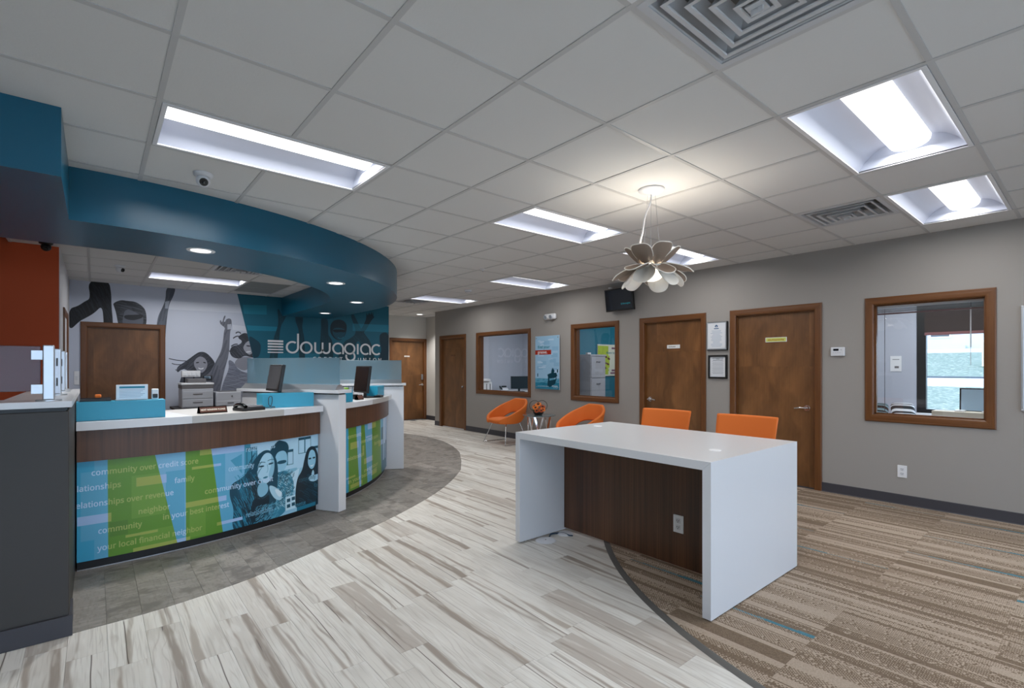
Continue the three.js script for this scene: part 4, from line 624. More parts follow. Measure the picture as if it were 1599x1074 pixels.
// partitions between the stations
function partition(label, ang, r0) {
  const t = thing('partition', label, 'partition', [C0[0], 0, C0[1]], rad(ang) - PI / 2);   // local x runs outwards along the radius
  mesh('panel', rbox(3.62 - r0, 1.105 - 0.003, 0.105, (3.62 + r0) / 2, 0.003 + 0.551, 0, 0.006), M.solidWhite, t);
  mesh('reveal', bx(r0 + 0.01, 3.61, 1.1, 1.12, -0.045, 0.045), M.black, t);
  mesh('ledge', rbox(3.65 - r0 + 0.02, 0.03, 0.2, (3.65 + r0 - 0.02) / 2, 1.132, 0, 0.004), M.solidWhite, t);
  const s = new THREE.Shape([[-0.075, 0], [0.075, 0], [0.02, 0.05], [-0.02, 0.05]].map((q) => new THREE.Vector2(...q)));
  mesh('glass_base', new THREE.ExtrudeGeometry(s, { depth: 3.6 - r0 - 0.02, bevelEnabled: false }).rotateY(PI / 2).translate(r0 + 0.01, 1.147, 0), M.alu, t, 'brushed metal channel');
  mesh('glass_screen', rbox(3.59 - r0 - 0.02, 0.262, 0.01, (3.59 + r0 + 0.02) / 2, 1.322, 0, 0.003), M.frosted, t, 'frosted glass screen');
}
partition('white partition post with frosted glass screen beside the pizza print', 29.8, 2.41);
partition('far white partition post with frosted glass screen at the counter end', 61.9, 2.5);

// dark transaction counter at the entrance side
{
  const t = thing('transaction_counter', 'dark grey high counter with white ledge at the picture edge', 'counter');
  mesh('front', rbox(2.6, 1.04, 0.25, -1.398, 0.622, -3.515, 0.006), M.dark, t);
  mesh('side', rbox(0.25, 1.14, 1.47, -0.223, 0.573, -4.385, 0.006), M.dark, t);
  mesh('front_skirt', bx(-2.6, -0.1, 0.003, 0.103, -3.64, -3.392), M.dark, t);
  mesh('baseboard', [bx(-2.6, -0.085, 0.002, 0.104, -3.395, -3.378), bx(-0.101, -0.088, 0.002, 0.104, -3.62, -3.39)], M.base, t);
  mesh('reveal', [bx(-2.6, -0.11, 1.142, 1.162, -3.63, -3.4), bx(-0.33, -0.11, 1.142, 1.162, -5.1, -3.63)], M.black, t);
  mesh('ledge', planPrism([[-2.62, -3.365], [-0.088, -3.365], [-0.088, -5.13], [-0.36, -5.13], [-0.36, -3.66], [-2.62, -3.66]], 1.164, 0.028, 0.002), M.solidWhite, t);
}
{
  const posts = [-3.43, -4.1, -4.65, -5.02];
  posts.forEach((z, i) => {
    const t = thing('screen_post', ['front aluminium glass post with two square clamps on white ledge', 'second aluminium post on the white ledge', 'third aluminium post on the white ledge', 'rear aluminium post at the far end of white ledge'][i], 'post', [-0.176, 1.195, z]);
    mesh('foot', cyl(0.05, 0.006, 0, 0.003, 0, 28), M.alu, t); mesh('column', rbox(0.044, 0.275, 0.05, 0, 0.143, 0, 0.006), M.alu, t);
    if (!i) for (const y of [0.06, 0.23]) mesh('clamp', rbox(0.046, 0.048, 0.016, -0.042, y, 0.005, 0.002), M.alu, t);
    else for (const y of [0.08, 0.2]) mesh('clamp', rbox(0.014, 0.05, 0.03, 0.0, y, 0.035, 0.003), M.black, t);
  });
  single('glass_screen', rbox(2.2, 0.225, 0.01, -0.205 - 1.1, 1.357, -3.427, 0.003), M.frostedMauve, 'tinted glass screen in front of the orange wall', 'glass screen');
  [[-3.47, -4.06], [-4.14, -4.61], [-4.69, -4.98]].forEach(([a, b], i) => single('side_screen', bx(-0.18, -0.172, 1.25, 1.465, b, a), M.glass, ['clear glass pane between front and second posts', 'clear glass pane between second and third posts', 'clear glass pane between third and rear posts'][i], 'glass screen'));
}
// teal boxes that hide the desks behind
const boxLabel = ['teal box at the left end of the counter', 'teal box behind the phone on the counter', 'teal box just right of the first partition post', 'small teal box beside the far partition'];
[[0.152, -4.5, 0.49, 0.2, 0], [1.345, -4.835, 0.44, 0.2, 0], [1.86, -5.07, 0.38, 0.2, rad(26)], [2.7, -5.905, 0.27, 0.16, rad(48)]].forEach(([x, z, w, d, r], i) => {
  const t = thing('privacy_box', boxLabel[i], 'box', [x, 1.001, z], r);
  mesh('front', rbox(w, 0.128, 0.016, 0, 0.064, d / 2 - 0.008, 0.003), M.tealLam, t); mesh('side', bx(-w / 2, -w / 2 + 0.016, 0, 0.126, -d / 2, d / 2 - 0.016), M.tealLam, t); mesh('side', bx(w / 2 - 0.016, w / 2, 0, 0.126, -d / 2, d / 2 - 0.016), M.tealLam, t); mesh('shelf', bx(-w / 2 + 0.016, w / 2 - 0.016, 0.106, 0.124, -d / 2, d / 2 - 0.016), M.tealLam, t);
});

// ---------------------------------------------------------------- lettered sign on the mural
{
  const t = thing('wall_sign', 'white lettered sign with five stripes on the teal mural', 'sign', [0, 0, -9.799]);
  const ext = (shape, d = 0.012) => new THREE.ExtrudeGeometry(shape, { depth: d, bevelEnabled: false, curveSegments: 32 });
  const w = 0.0165;                                            // half stroke
  const stroke = (pts) => { const n = pts.length, L = [], R = []; for (let i = 0; i < n; i++) { const a = pts[Math.max(0, i - 1)], b = pts[Math.min(n - 1, i + 1)], dx = b[0] - a[0], dy = b[1] - a[1], l = Math.hypot(dx, dy); L.push([pts[i][0] - dy / l * w, pts[i][1] + dx / l * w]); R.unshift([pts[i][0] + dy / l * w, pts[i][1] - dx / l * w]); } return new THREE.Shape([...L, ...R].map((q) => new THREE.Vector2(...q))); };
  const arc = (cx, cy, r, a0, a1, n = 36) => Array.from({ length: n + 1 }, (_, i) => { const a = rad(a0 + (a1 - a0) * i / n); return [cx + r * Math.cos(a), cy + r * Math.sin(a)]; });
  const letter = (lists) => mesh('letter', lists.map((p) => ext(stroke(p))), M.white, t);
  for (let i = 0; i < 5; i++) { const y = 1.836 - i * 0.0515, h = 0.034 - i * 0.0035; mesh('stripe', bx(2.417, 2.681, y - h / 2, y + h / 2, 0, 0.012), M.white, t); }
  const r = 0.1;
  letter([[...arc(2.845, 1.731, r, 55, 360), [2.945, 1.99]]]);                                    // bowl open at the top, tall stem
  letter([arc(3.097, 1.731, r, 0, 360, 60)]);
  letter([[[3.262, 1.836], ...arc(3.332, 1.7, 0.07, 180, 360, 24), [3.402, 1.836]], [[3.402, 1.7], ...arc(3.472, 1.7, 0.07, 180, 360, 24).slice(1), [3.542, 1.836]]]);
  const aGlyph = (cx, cy) => letter([[...arc(cx, cy, r, -55, -360).slice(0, 40), [cx + r, cy - 0.112]]]);
  aGlyph(3.708, 1.728);
  letter([arc(3.945, 1.727, r, 0, 360, 60), [...arc(3.96, 1.575, 0.088, 62, -200, 34)]]);
  letter([[[4.112, 1.83], [4.112, 1.618]]]);
  aGlyph(4.278, 1.724);
  letter([arc(4.52, 1.722, r, 48, 312)]);
  const word = (s, x0, x1, yTop) => { const gs = [...s].map((ch) => new TextGeometry(ch, { font: fontReg, size: 0.085, depth: 0.01, curveSegments: 6, bevelEnabled: false })); const n = gs.length; gs.forEach((g, i) => { g.computeBoundingBox(); const b = g.boundingBox, c = x0 + (x1 - x0) * (n > 1 ? i / (n - 1) : 0); mesh('letter', g.translate(c - (b.min.x + b.max.x) / 2, yTop - 0.085, 0), M.white, t); }); };
  word('CREDIT', 3.25, 3.77, 1.556); word('UNION', 4.15, 4.59, 1.547);
}
// ---------------------------------------------------------------- things on the counters
function monitor(name, label, pos, turn, w, h, tilt = 0.0, screenMat = M.screen, stand = 0.1, footW = Math.min(0.24, w * 0.6), footD = 0.18) {   // screen faces local +z, foot at the origin
  const t = thing(name, label, 'monitor', pos, turn);
  const tip = (g) => g.rotateX(-tilt).translate(0, stand + h / 2, 0);
  mesh('bezel', tip(rbox(w, h, 0.03, 0, 0, -0.002, 0.006)), M.black, t); mesh('screen', tip(box(w - 0.03, h - 0.035, 0.002, 0, 0.003, 0.0135)), screenMat, t);
  mesh('stand', [rbox(0.05, stand + h * 0.3, 0.024, 0, (stand + h * 0.3) / 2, -0.035, 0.006)], M.black, t); mesh('foot', rbox(footW, 0.012, footD, 0, 0.006, -0.02, 0.005), M.black, t);
  return t;
}
monitor('teller_monitor', 'black monitor behind the teal box on the first counter', [1.3, 1.001, -5.0], rad(-87), 0.36, 0.25, 0.16, M.screen, 0.136, 0.11, 0.12);
monitor('teller_monitor', 'black monitor behind the second partition, on the far counter', [2.45, 1.001, -5.7], rad(-89), 0.38, 0.32, 0.12, M.screen, 0.055);
function plaque(label, pos, turn, text) {
  const t = thing('name_plate', label, 'name plate', pos, turn);
  const tex = canvasTex(512, 128, (c, w, h) => { c.fillStyle = '#4a2212'; c.fillRect(0, 0, w, h); c.fillStyle = '#e9e2d2'; c.font = 'bold 54px sans-serif'; c.textAlign = 'center'; c.textBaseline = 'middle'; c.fillText(text, w / 2, h / 2, w - 30); });
  const wd = text.length > 12 ? 0.205 : 0.12;
  mesh('holder', [new THREE.ExtrudeGeometry(new THREE.Shape([[0, 0], [0.05, 0], [0.03, 0.052], [0.022, 0.052]].map((q) => new THREE.Vector2(...q))), { depth: wd, bevelEnabled: false }).rotateY(-PI / 2).translate(wd / 2, 0, -0.05 + 0.05).scale(1, 1, -1).scale(1, 1, 1)], M.gold, t);
  const f = new THREE.PlaneGeometry(wd - 0.012, 0.042).rotateX(-Math.atan2(0.022, 0.052)).translate(0, 0.0272, -0.0095); mesh('lettering', f, mat(0xffffff, 0.5, { map: tex }), t);
  return t;
}
plaque('brown and gold plate reading NEXT WINDOW PLEASE', [0.726, 1.001, -4.545], rad(12), 'NEXT WINDOW PLEASE');
{
  const t = thing('phone', 'black desk phone with coiled cord on the counter', 'phone', [1.0, 1.001, -4.64], rad(20));
  mesh('base', [rbox(0.2, 0.026, 0.15, 0, 0.013, 0, 0.006)], M.black, t); mesh('keypad', rbox(0.12, 0.012, 0.11, 0.03, 0.031, 0.005, 0.004), M.plasticDark, t); mesh('display', box(0.1, 0.002, 0.03, 0.03, 0.038, -0.03), M.screen, t);
  mesh('handset', tube([[-0.075, 0.032, -0.075], [-0.08, 0.05, -0.03], [-0.08, 0.05, 0.03], [-0.075, 0.032, 0.075]], 0.016, 24, 10), M.blackGloss, t);
  mesh('cord', tube([[0.1, 0.02, -0.02], [0.16, 0.012, 0.02], [0.2, 0.04, 0.01], [0.21, 0.1, 0.0], [0.18, 0.095, 0.0], [0.17, 0.03, 0.02], [0.22, 0.012, 0.03], [0.16, 0.008, 0.05]], 0.003, 60, 6), M.black, t);
}
{ // card in a stand behind the first teal box
  const t = thing('card_stand', 'white card with teal heading standing on the counter', 'card', [0.21, 1.128, -4.52], rad(4));
  const tex = canvasTex(256, 192, (c, w, h) => { c.fillStyle = '#d6dee8'; c.fillRect(0, 0, w, h); c.fillStyle = '#1d7f98'; c.fillRect(20, 16, w - 40, 28); c.fillStyle = '#9aa9bb'; for (let i = 0; i < 6; i++) c.fillRect(20, 58 + i * 20, w - 40 - (i % 3) * 18, 8); });
  mesh('stand', rbox(0.185, 0.11, 0.006, 0, 0.055, 0, 0.002), M.plasticWhite, t); mesh('foot', box(0.185, 0.004, 0.05, 0, 0.002, -0.022), M.plasticWhite, t); mesh('card_print', new THREE.PlaneGeometry(0.175, 0.1).translate(0, 0.056, 0.0035), mat(0xffffff, 0.5, { map: tex }), t);
}
{ const t = thing('card_reader', 'small white and black card reader at the teal box end', 'card reader', [0.345, 1.128, -4.53]); mesh('body', rbox(0.042, 0.075, 0.03, 0, 0.038, 0, 0.005), M.plasticWhite, t); mesh('slot', rbox(0.03, 0.03, 0.012, 0, 0.024, 0.018, 0.004), M.black, t); }
{ const t = thing('paper_tray', 'flat black tray on the left teal box', 'tray', [0.0, 1.128, -4.52]); mesh('tray', [bx(-0.075, 0.09, 0, 0.012, -0.06, 0.06), bx(-0.075, 0.09, 0.012, 0.02, -0.06, -0.055)], M.black, t); }
single('tape_dispenser', [rbox(0.036, 0.024, 0.03, 0.02, 1.161, -4.53, 0.008)], M.orange, 'tiny orange and black dispenser on the tray', 'dispenser');
plaque('small white name plate on the far counter', [2.27, 1.001, -5.31], rad(36), '');
{ const t = thing('desk_caddy', 'dark desk caddy with green top beside the far monitor', 'caddy', [2.19, 1.001, -5.48], rad(40));
  mesh('tray', [bx(-0.11, 0.11, 0, 0.05, -0.06, 0.06), bx(-0.11, 0.0, 0.05, 0.11, -0.06, -0.01)], M.black, t); mesh('note_pad', rbox(0.11, 0.02, 0.07, -0.05, 0.12, -0.03, 0.004), mat(0x7fb32a, 0.6), t); mesh('papers', [box(0.07, 0.04, 0.05, 0.05, 0.07, 0.0), box(0.05, 0.05, 0.03, 0.0, 0.075, 0.03)], M.plasticWhite, t); mesh('pen', [rod([0.03, 0.05, 0.0], [0.05, 0.15, -0.02], 0.004), rod([0.06, 0.05, 0.01], [0.05, 0.14, 0.03], 0.004)], mat(0x1b4f6b, 0.4), t); }
{ const t = thing('card_terminal', 'flat black terminal in front of the small far teal box', 'terminal', [2.62, 1.001, -5.62], rad(48)); mesh('base', rbox(0.13, 0.022, 0.08, 0, 0.011, 0, 0.006), M.black, t); mesh('keypad', rbox(0.06, 0.006, 0.05, 0.02, 0.024, 0, 0.002), M.plasticDark, t); }
// back credenza with two printers
{
  const t = thing('credenza', 'low cabinet with dark top under the printers at the mural', 'cabinet', [1.75, 0, -9.42]);
  mesh('body', bx(-0.78, 0.78, 0.003, 0.69, -0.33, 0.3), M.whiteMatte, t); mesh('worktop', rbox(1.62, 0.032, 0.69, 0, 0.706, -0.02, 0.004), M.dark, t);
  for (let i = 0; i < 3; i++) { const d = mesh('door', rbox(0.5, 0.62, 0.018, -0.52 + i * 0.52, 0.36, 0.31, 0.003), M.plasticWhite, t); mesh('handle', rbox(0.1, 0.01, 0.018, -0.52 + i * 0.52, 0.6, 0.325, 0.003), M.steel, d); }
}
{
  const t = thing('printer', 'tall two-drawer office printer in front of the mural', 'printer', [1.245, 0.7225, -9.36]);
  mesh('body', rbox(0.42, 0.3, 0.42, 0, 0.15, 0, 0.01), M.plasticGrey, t);
  for (const y of [0.075, 0.205]) { const d = mesh('paper_drawer', rbox(0.4, 0.115, 0.02, 0.0, y, 0.205, 0.004), M.plasticGrey, t); mesh('drawer_grip', rbox(0.13, 0.016, 0.008, 0.0, y + 0.01, 0.215, 0.004), M.plasticDark, d); }
  mesh('scanner', rbox(0.43, 0.06, 0.42, 0, 0.33, 0, 0.008), M.plasticDark, t); mesh('scanner_lid', rbox(0.44, 0.03, 0.43, 0, 0.374, 0, 0.008), M.white, t); mesh('feeder', rbox(0.25, 0.07, 0.3, 0.0, 0.42, -0.02, 0.01), M.plasticDark, t);
  mesh('sheet_feeder_tray', [rbox(0.25, 0.1, 0.1, -0.06, 0.53, -0.06, 0.006), ...[0, 1, 2, 3].map((i) => rbox(0.035, 0.05, 0.012, -0.145 + i * 0.055, 0.53, -0.005, 0.004))], M.white, t); for (const x of [-0.15, -0.02]) mesh('tray_post', rod([x, 0.39, -0.05], [x, 0.5, -0.05], 0.01), M.black, t);
  const k = mesh('control_panel', rbox(0.13, 0.085, 0.03, 0.15, 0.46, 0.05, 0.006), M.black, t); mesh('panel_screen', box(0.09, 0.04, 0.002, 0.15, 0.47, 0.066), M.screen, k);
}
{
  const t = thing('desktop_printer', 'small pale grey desktop printer beside the tall printer', 'printer', [1.675, 0.7225, -9.36]);
  mesh('body', rbox(0.37, 0.235, 0.38, 0, 0.1175, 0, 0.014), M.plasticGrey, t); const d = mesh('paper_drawer', rbox(0.35, 0.08, 0.016, 0, 0.05, 0.186, 0.004), M.plasticGrey, t); mesh('drawer_grip', rbox(0.09, 0.014, 0.008, 0.03, 0.06, 0.196, 0.004), M.plasticDark, d); mesh('power_button', cyl(0.012, 0.006, 0, 0, 0, 16).rotateX(PI / 2).translate(0.05, 0.165, 0.192), M.plasticDark, t); mesh('output_bin', bx(-0.12, 0.14, 0.234, 0.245, -0.1, 0.12), M.plasticDark, t);
}

// ---------------------------------------------------------------- white desk in the middle of the lobby
{
  const x0 = 2.515, x1 = 3.667, z0 = -2.955, z1 = -1.35, H = 0.858, tk = 0.05;
  const t = thing('reception_desk', 'white waterfall desk with dark wood panel underneath', 'desk', [(x0 + x1) / 2, 0, (z0 + z1) / 2]);
  const hx = (x1 - x0) / 2, hz = (z1 - z0) / 2;
  const mitre = (pts) => new THREE.ExtrudeGeometry(new THREE.Shape(pts.map(([z, y]) => new THREE.Vector2(-z, y))), { depth: 2 * hx - 0.004, bevelEnabled: true, bevelSize: 0.0008, bevelThickness: 0.002, bevelOffset: -0.0008, bevelSegments: 1 }).rotateY(PI / 2).translate(-hx + 0.002, 0, 0);
  mesh('top', mitre([[-hz, H], [-hz + tk, H - tk], [hz - tk, H - tk], [hz, H]]), M.solidWhite, t);
  for (const s of [-1, 1]) { mesh('side_panel', mitre(s < 0 ? [[-hz, 0.012], [-hz + tk, 0.012], [-hz + tk, H - tk], [-hz, H]] : [[hz - tk, 0.012], [hz, 0.012], [hz, H], [hz - tk, H - tk]]), M.solidWhite, t); for (const k of [-1, 1]) mesh('levelling_foot', cyl(0.014, 0.012 - 0.004, k * (hx - 0.06), 0.0085, s * (hz - tk / 2), 14), M.black, t); }
  const mp = mesh('modesty_panel', metreUV(rbox(0.022, H - tk - 0.03, 2 * hz - 2 * tk - 0.002, -hx + 0.5, (H - tk + 0.028) / 2, 0, 0.002)), M.laminate, t, 'dark walnut laminate panel');
  const o = mesh('outlet', rbox(0.008, 0.118, 0.076, -hx + 0.486, 0.313, 0.312, 0.003), M.white, t, 'white double power socket');
  for (const y of [-0.022, 0.022]) mesh('socket', [rbox(0.004, 0.03, 0.034, -hx + 0.481, 0.313 + y, 0.312, 0.004)], M.plasticWhite, o); mesh('socket_slot', [-0.022, 0.022].flatMap((y) => [box(0.002, 0.009, 0.003, -hx + 0.4785, 0.316 + y, 0.305), box(0.002, 0.009, 0.003, -hx + 0.4785, 0.316 + y, 0.319), box(0.002, 0.005, 0.005, -hx + 0.4785, 0.305 + y, 0.312)]), M.black, o);
  for (const [x, z] of [[3.31, -2.8], [2.9, -1.53]]) mesh('grommet', new THREE.LatheGeometry([[0.0, H + 0.001], [0.026, H + 0.001], [0.028, H + 0.003], [0.034, H + 0.003], [0.036, H]].map((q) => new THREE.Vector2(...q)), 32).translate(x - (x0 + x1) / 2, 0, z - (z0 + z1) / 2), M.white, t);
}
{ const t = thing('floor_outlet', 'round white floor outlet cover inside the desk, nearer one', 'floor outlet', [2.72, 0.001, -2.83]); mesh('cover', new THREE.LatheGeometry([[0, 0.006], [0.06, 0.006], [0.078, 0.004], [0.082, 0]].map((q) => new THREE.Vector2(...q)), 36), M.plasticWhite, t); mesh('screw', cyl(0.006, 0.003, 0, 0.0065, 0, 12), M.plasticDark, t); }
{ const t = thing('floor_outlet', 'white floor outlet with blue cable by the desk panel', 'floor outlet', [2.95, 0.001, -2.84]); mesh('cover', new THREE.LatheGeometry([[0, 0.012], [0.05, 0.012], [0.062, 0.006], [0.066, 0]].map((q) => new THREE.Vector2(...q)), 36), M.plasticWhite, t); mesh('cable', tube([[-0.16, 0.006, -0.02], [-0.1, 0.007, -0.055], [-0.02, 0.008, -0.01], [-0.02, 0.008, 0.06], [0.0, 0.007, 0.085]], 0.006, 40, 8), mat(0x173a55, 0.5), t); }

// ---------------------------------------------------------------- orange chairs
const roundSec = (h0, h1, th, fn, n = 5) => { const out = []; const r = th / 2; for (let i = 0; i <= n; i++) { const a = PI + PI * i / n; out.push(fn(h0 + r + r * Math.sin(a), r * Math.cos(a))); } for (let i = 0; i <= n; i++) { const a = PI * i / n; out.push(fn(h1 - r + r * Math.sin(a), r * Math.cos(a))); } return out; };
function tubChair(label, pos, turn) {                            // back towards local +x
  const t = thing('tub_chair', label, 'chair', pos, turn, 'orange tub chairs by the wall');
  const secs = [], N = 64;
  for (let i = 0; i <= N; i++) {
    const d = -148 + 296 * i / N, a = rad(d), k = Math.abs(d) / 148, up = 0.785 - 0.35 * (k < 0.16 ? 0 : ((k - 0.16) / 0.84) ** 0.95), lo = 0.365 + 0.165 * Math.exp(-((d / 60) ** 4));
    const cx = Math.cos(a), sz = Math.sin(a), p = 2.5, rr = 1 / (Math.abs(cx) ** p + Math.abs(sz) ** p) ** (1 / p);
    secs.push(roundSec(lo, Math.max(up, lo + 0.05), 0.046, (y, q) => { const f = (y - 0.36) * 0.19, R = rr * 0.285 + f + q; return V(R * cx * 1.0 - 0.0, y, R * sz * 1.02); }, 4));
  }
  mesh('shell', skin(secs), M.orange, t);
  const L = [[0, 0.36], [0.22, 0.36], [0.272, 0.38], [0.288, 0.41], [0.272, 0.438], [0.22, 0.45], [0, 0.452]].map((q) => new THREE.Vector2(...q));
  const lg = new THREE.LatheGeometry(L, 48); const lp = lg.attributes.position; for (let i = 0; i < lp.count; i++) { const x = lp.getX(i), z = lp.getZ(i), l = Math.hypot(x, z); if (l < 1e-6) continue; const p = 2.6, f = 1 / (Math.abs(x / l) ** p + Math.abs(z / l) ** p) ** (1 / p); lp.setX(i, x * f - 0.012); lp.setZ(i, z * f); } lg.computeVertexNormals();
  mesh('seat', lg, M.orange, t);
  for (const s of [-1, 1]) mesh('sled_leg', bars([[-0.14, 0.365, s * 0.2], [-0.25, 0.011, s * 0.325], [0.25, 0.011, s * 0.325], [0.17, 0.365, s * 0.2]], 0.0085, 10), M.chrome, t);
  mesh('cross_bar', [rod([-0.14, 0.36, -0.2], [-0.14, 0.36, 0.2], 0.008), rod([0.17, 0.36, -0.2], [0.17, 0.36, 0.2], 0.008)], M.chrome, t);
  return t;
}
const tub = tubChair('orange tub chair left of the glass side table', [5.66, 0, -6.93], rad(-2));
copyOf(tub, 'orange tub chair half hidden behind the white desk corner', [5.62, 0, -5.13], rad(-6));
function deskChair(label, pos, turn) {                            // sitter faces local -x
  const t = thing('desk_chair', label, 'chair', pos, turn, 'orange chairs behind the white desk');
  const secs = []; for (let i = 0; i <= 20; i++) { const k = i / 20 * 2 - 1, z = k * 0.25; secs.push(roundSec(0.56, 0.955, 0.034, (y, q) => { const h = (y - 0.56) / 0.395; return V(0.2 + 0.1 * h - 0.035 * k * k + q, y, z * (0.93 + 0.07 * h)); }, 4)); }
  mesh('backrest', skin(secs), M.orange, t);
  mesh('seat', rbox(0.46, 0.06, 0.48, -0.02, 0.445, 0, 0.025, 4), M.orange, t);
  for (const s of [-1, 1]) { mesh('leg_frame', bars([[-0.2, 0.42, s * 0.21], [-0.24, 0.015, s * 0.25], [0.24, 0.015, s * 0.25], [0.17, 0.42, s * 0.21], [0.235, 0.62, s * 0.21]], 0.011, 10), M.chrome, t); }
  return t;
}
const dch = deskChair('orange chair behind the desk, in front of the white plate door', [3.98, 0, -2.72], rad(3));
copyOf(dch, 'orange chair behind the desk, in front of the yellow plate door', [3.98, 0, -1.95], rad(2));

// ---------------------------------------------------------------- side table with flowers
{
  const t = thing('side_table', 'small glass side table on crossed chrome strap legs', 'table', [5.6, 0, -5.98]);
  mesh('top', cyl(0.27, 0.01, 0, 0.572, 0, 48), phys(0x9fb0b6, 0.04, { transmission: 0.7, thickness: 0, side: THREE.DoubleSide }), t, 'round dark glass top'); mesh('top_ring', new THREE.TorusGeometry(0.2, 0.008, 8, 48).rotateX(PI / 2).translate(0, 0.558, 0), M.chrome, t);
  for (let i = 0; i < 4; i++) { const a = i * PI / 2 + 0.4, P = (r, b, y) => [r * Math.cos(b), y, r * Math.sin(b)]; for (const s of [-1, 1]) { const A = V(...P(0.2, a + s * 0.72, 0.555)), B = V(...P(0.19, a, 0.012)), d = B.clone().sub(A); const g = new THREE.BoxGeometry(0.03, d.length(), 0.006); g.applyMatrix4(new THREE.Matrix4().makeRotationY(-a + PI / 2)); g.applyQuaternion(new THREE.Quaternion().setFromUnitVectors(V(0, -1, 0), d.clone().normalize())); mesh('strap_leg', g.translate((A.x + B.x) / 2, (A.y + B.y) / 2, (A.z + B.z) / 2), M.chrome, t); } }
  mesh('base_ring', new THREE.TorusGeometry(0.19, 0.007, 8, 48).rotateX(PI / 2).translate(0, 0.0095, 0), M.chrome, t);
}
{
  const t = thing('flower_arrangement', 'orange sunflower arrangement in a wire frame on side table', 'flowers', [5.58, 0.5775, -5.98]);
  mesh('basket', new THREE.LatheGeometry([[0, 0.001], [0.06, 0.001], [0.085, 0.03], [0.09, 0.06], [0.08, 0.06], [0.0, 0.05]].map((q) => new THREE.Vector2(...q)), 24), M.wire, t);
  for (const s of [-1, 1]) mesh('wire_loop', new THREE.TorusGeometry(0.085, 0.004, 6, 40).rotateY(-0.7).translate(s * 0.06 * 0.766, 0.15, s * 0.06 * 0.643), M.wire, t);
  const heads = [[0, 0.17, 0, 0.3, 0.05], [0.05, 0.13, 0.05, 0.6, 0.048], [-0.06, 0.12, 0.0, 0.7, 0.045], [0.02, 0.09, 0.085, 1.0, 0.042], [-0.08, 0.075, 0.05, 1.1, 0.04], [0.08, 0.08, -0.03, 1.0, 0.04], [-0.03, 0.14, -0.06, 0.6, 0.045], [-0.02, 0.075, 0.09, 1.2, 0.036], [0.05, 0.09, -0.075, 1.0, 0.04]];
  heads.forEach(([x, y, z, tilt, r], k) => {
    const dir = V(x - 0.03, 0.12, z + 0.02).normalize(), q = new THREE.Quaternion().setFromUnitVectors(V(0, 1, 0), V(-0.5 + x * 5, 0.8, 0.35 + z * 5).normalize());
    const gs = []; for (let i = 0; i < 14; i++) { const a = i / 14 * 2 * PI; gs.push(new THREE.SphereGeometry(1, 8, 5).scale(r * 0.5, r * 0.08, r * 0.2).translate(r * 0.62, 0.004 * (i % 2), 0).rotateY(a)); }
    const f = mesh('flower', gs.map((g) => g.applyQuaternion(q).translate(x, y, z)), k % 3 === 1 ? M.flowerDark : M.flower, t); mesh('flower_heart', new THREE.SphereGeometry(1, 12, 8).scale(r * 0.44, r * 0.2, r * 0.44).translate(0, 0.006, 0).applyQuaternion(q).translate(x, y, z), M.flowerHeart, f);
    mesh('stem', rod([x * 0.3, 0.03, z * 0.3], [x, y - 0.004, z], 0.003, 6), M.leaf, t);
  });
  for (let i = 0; i < 8; i++) { const a = i * 0.8; mesh('leaf', new THREE.SphereGeometry(1, 10, 6).scale(0.035, 0.004, 0.016).rotateZ(0.4).translate(0.075, 0.075, 0).rotateY(a), M.leaf, t); }
}

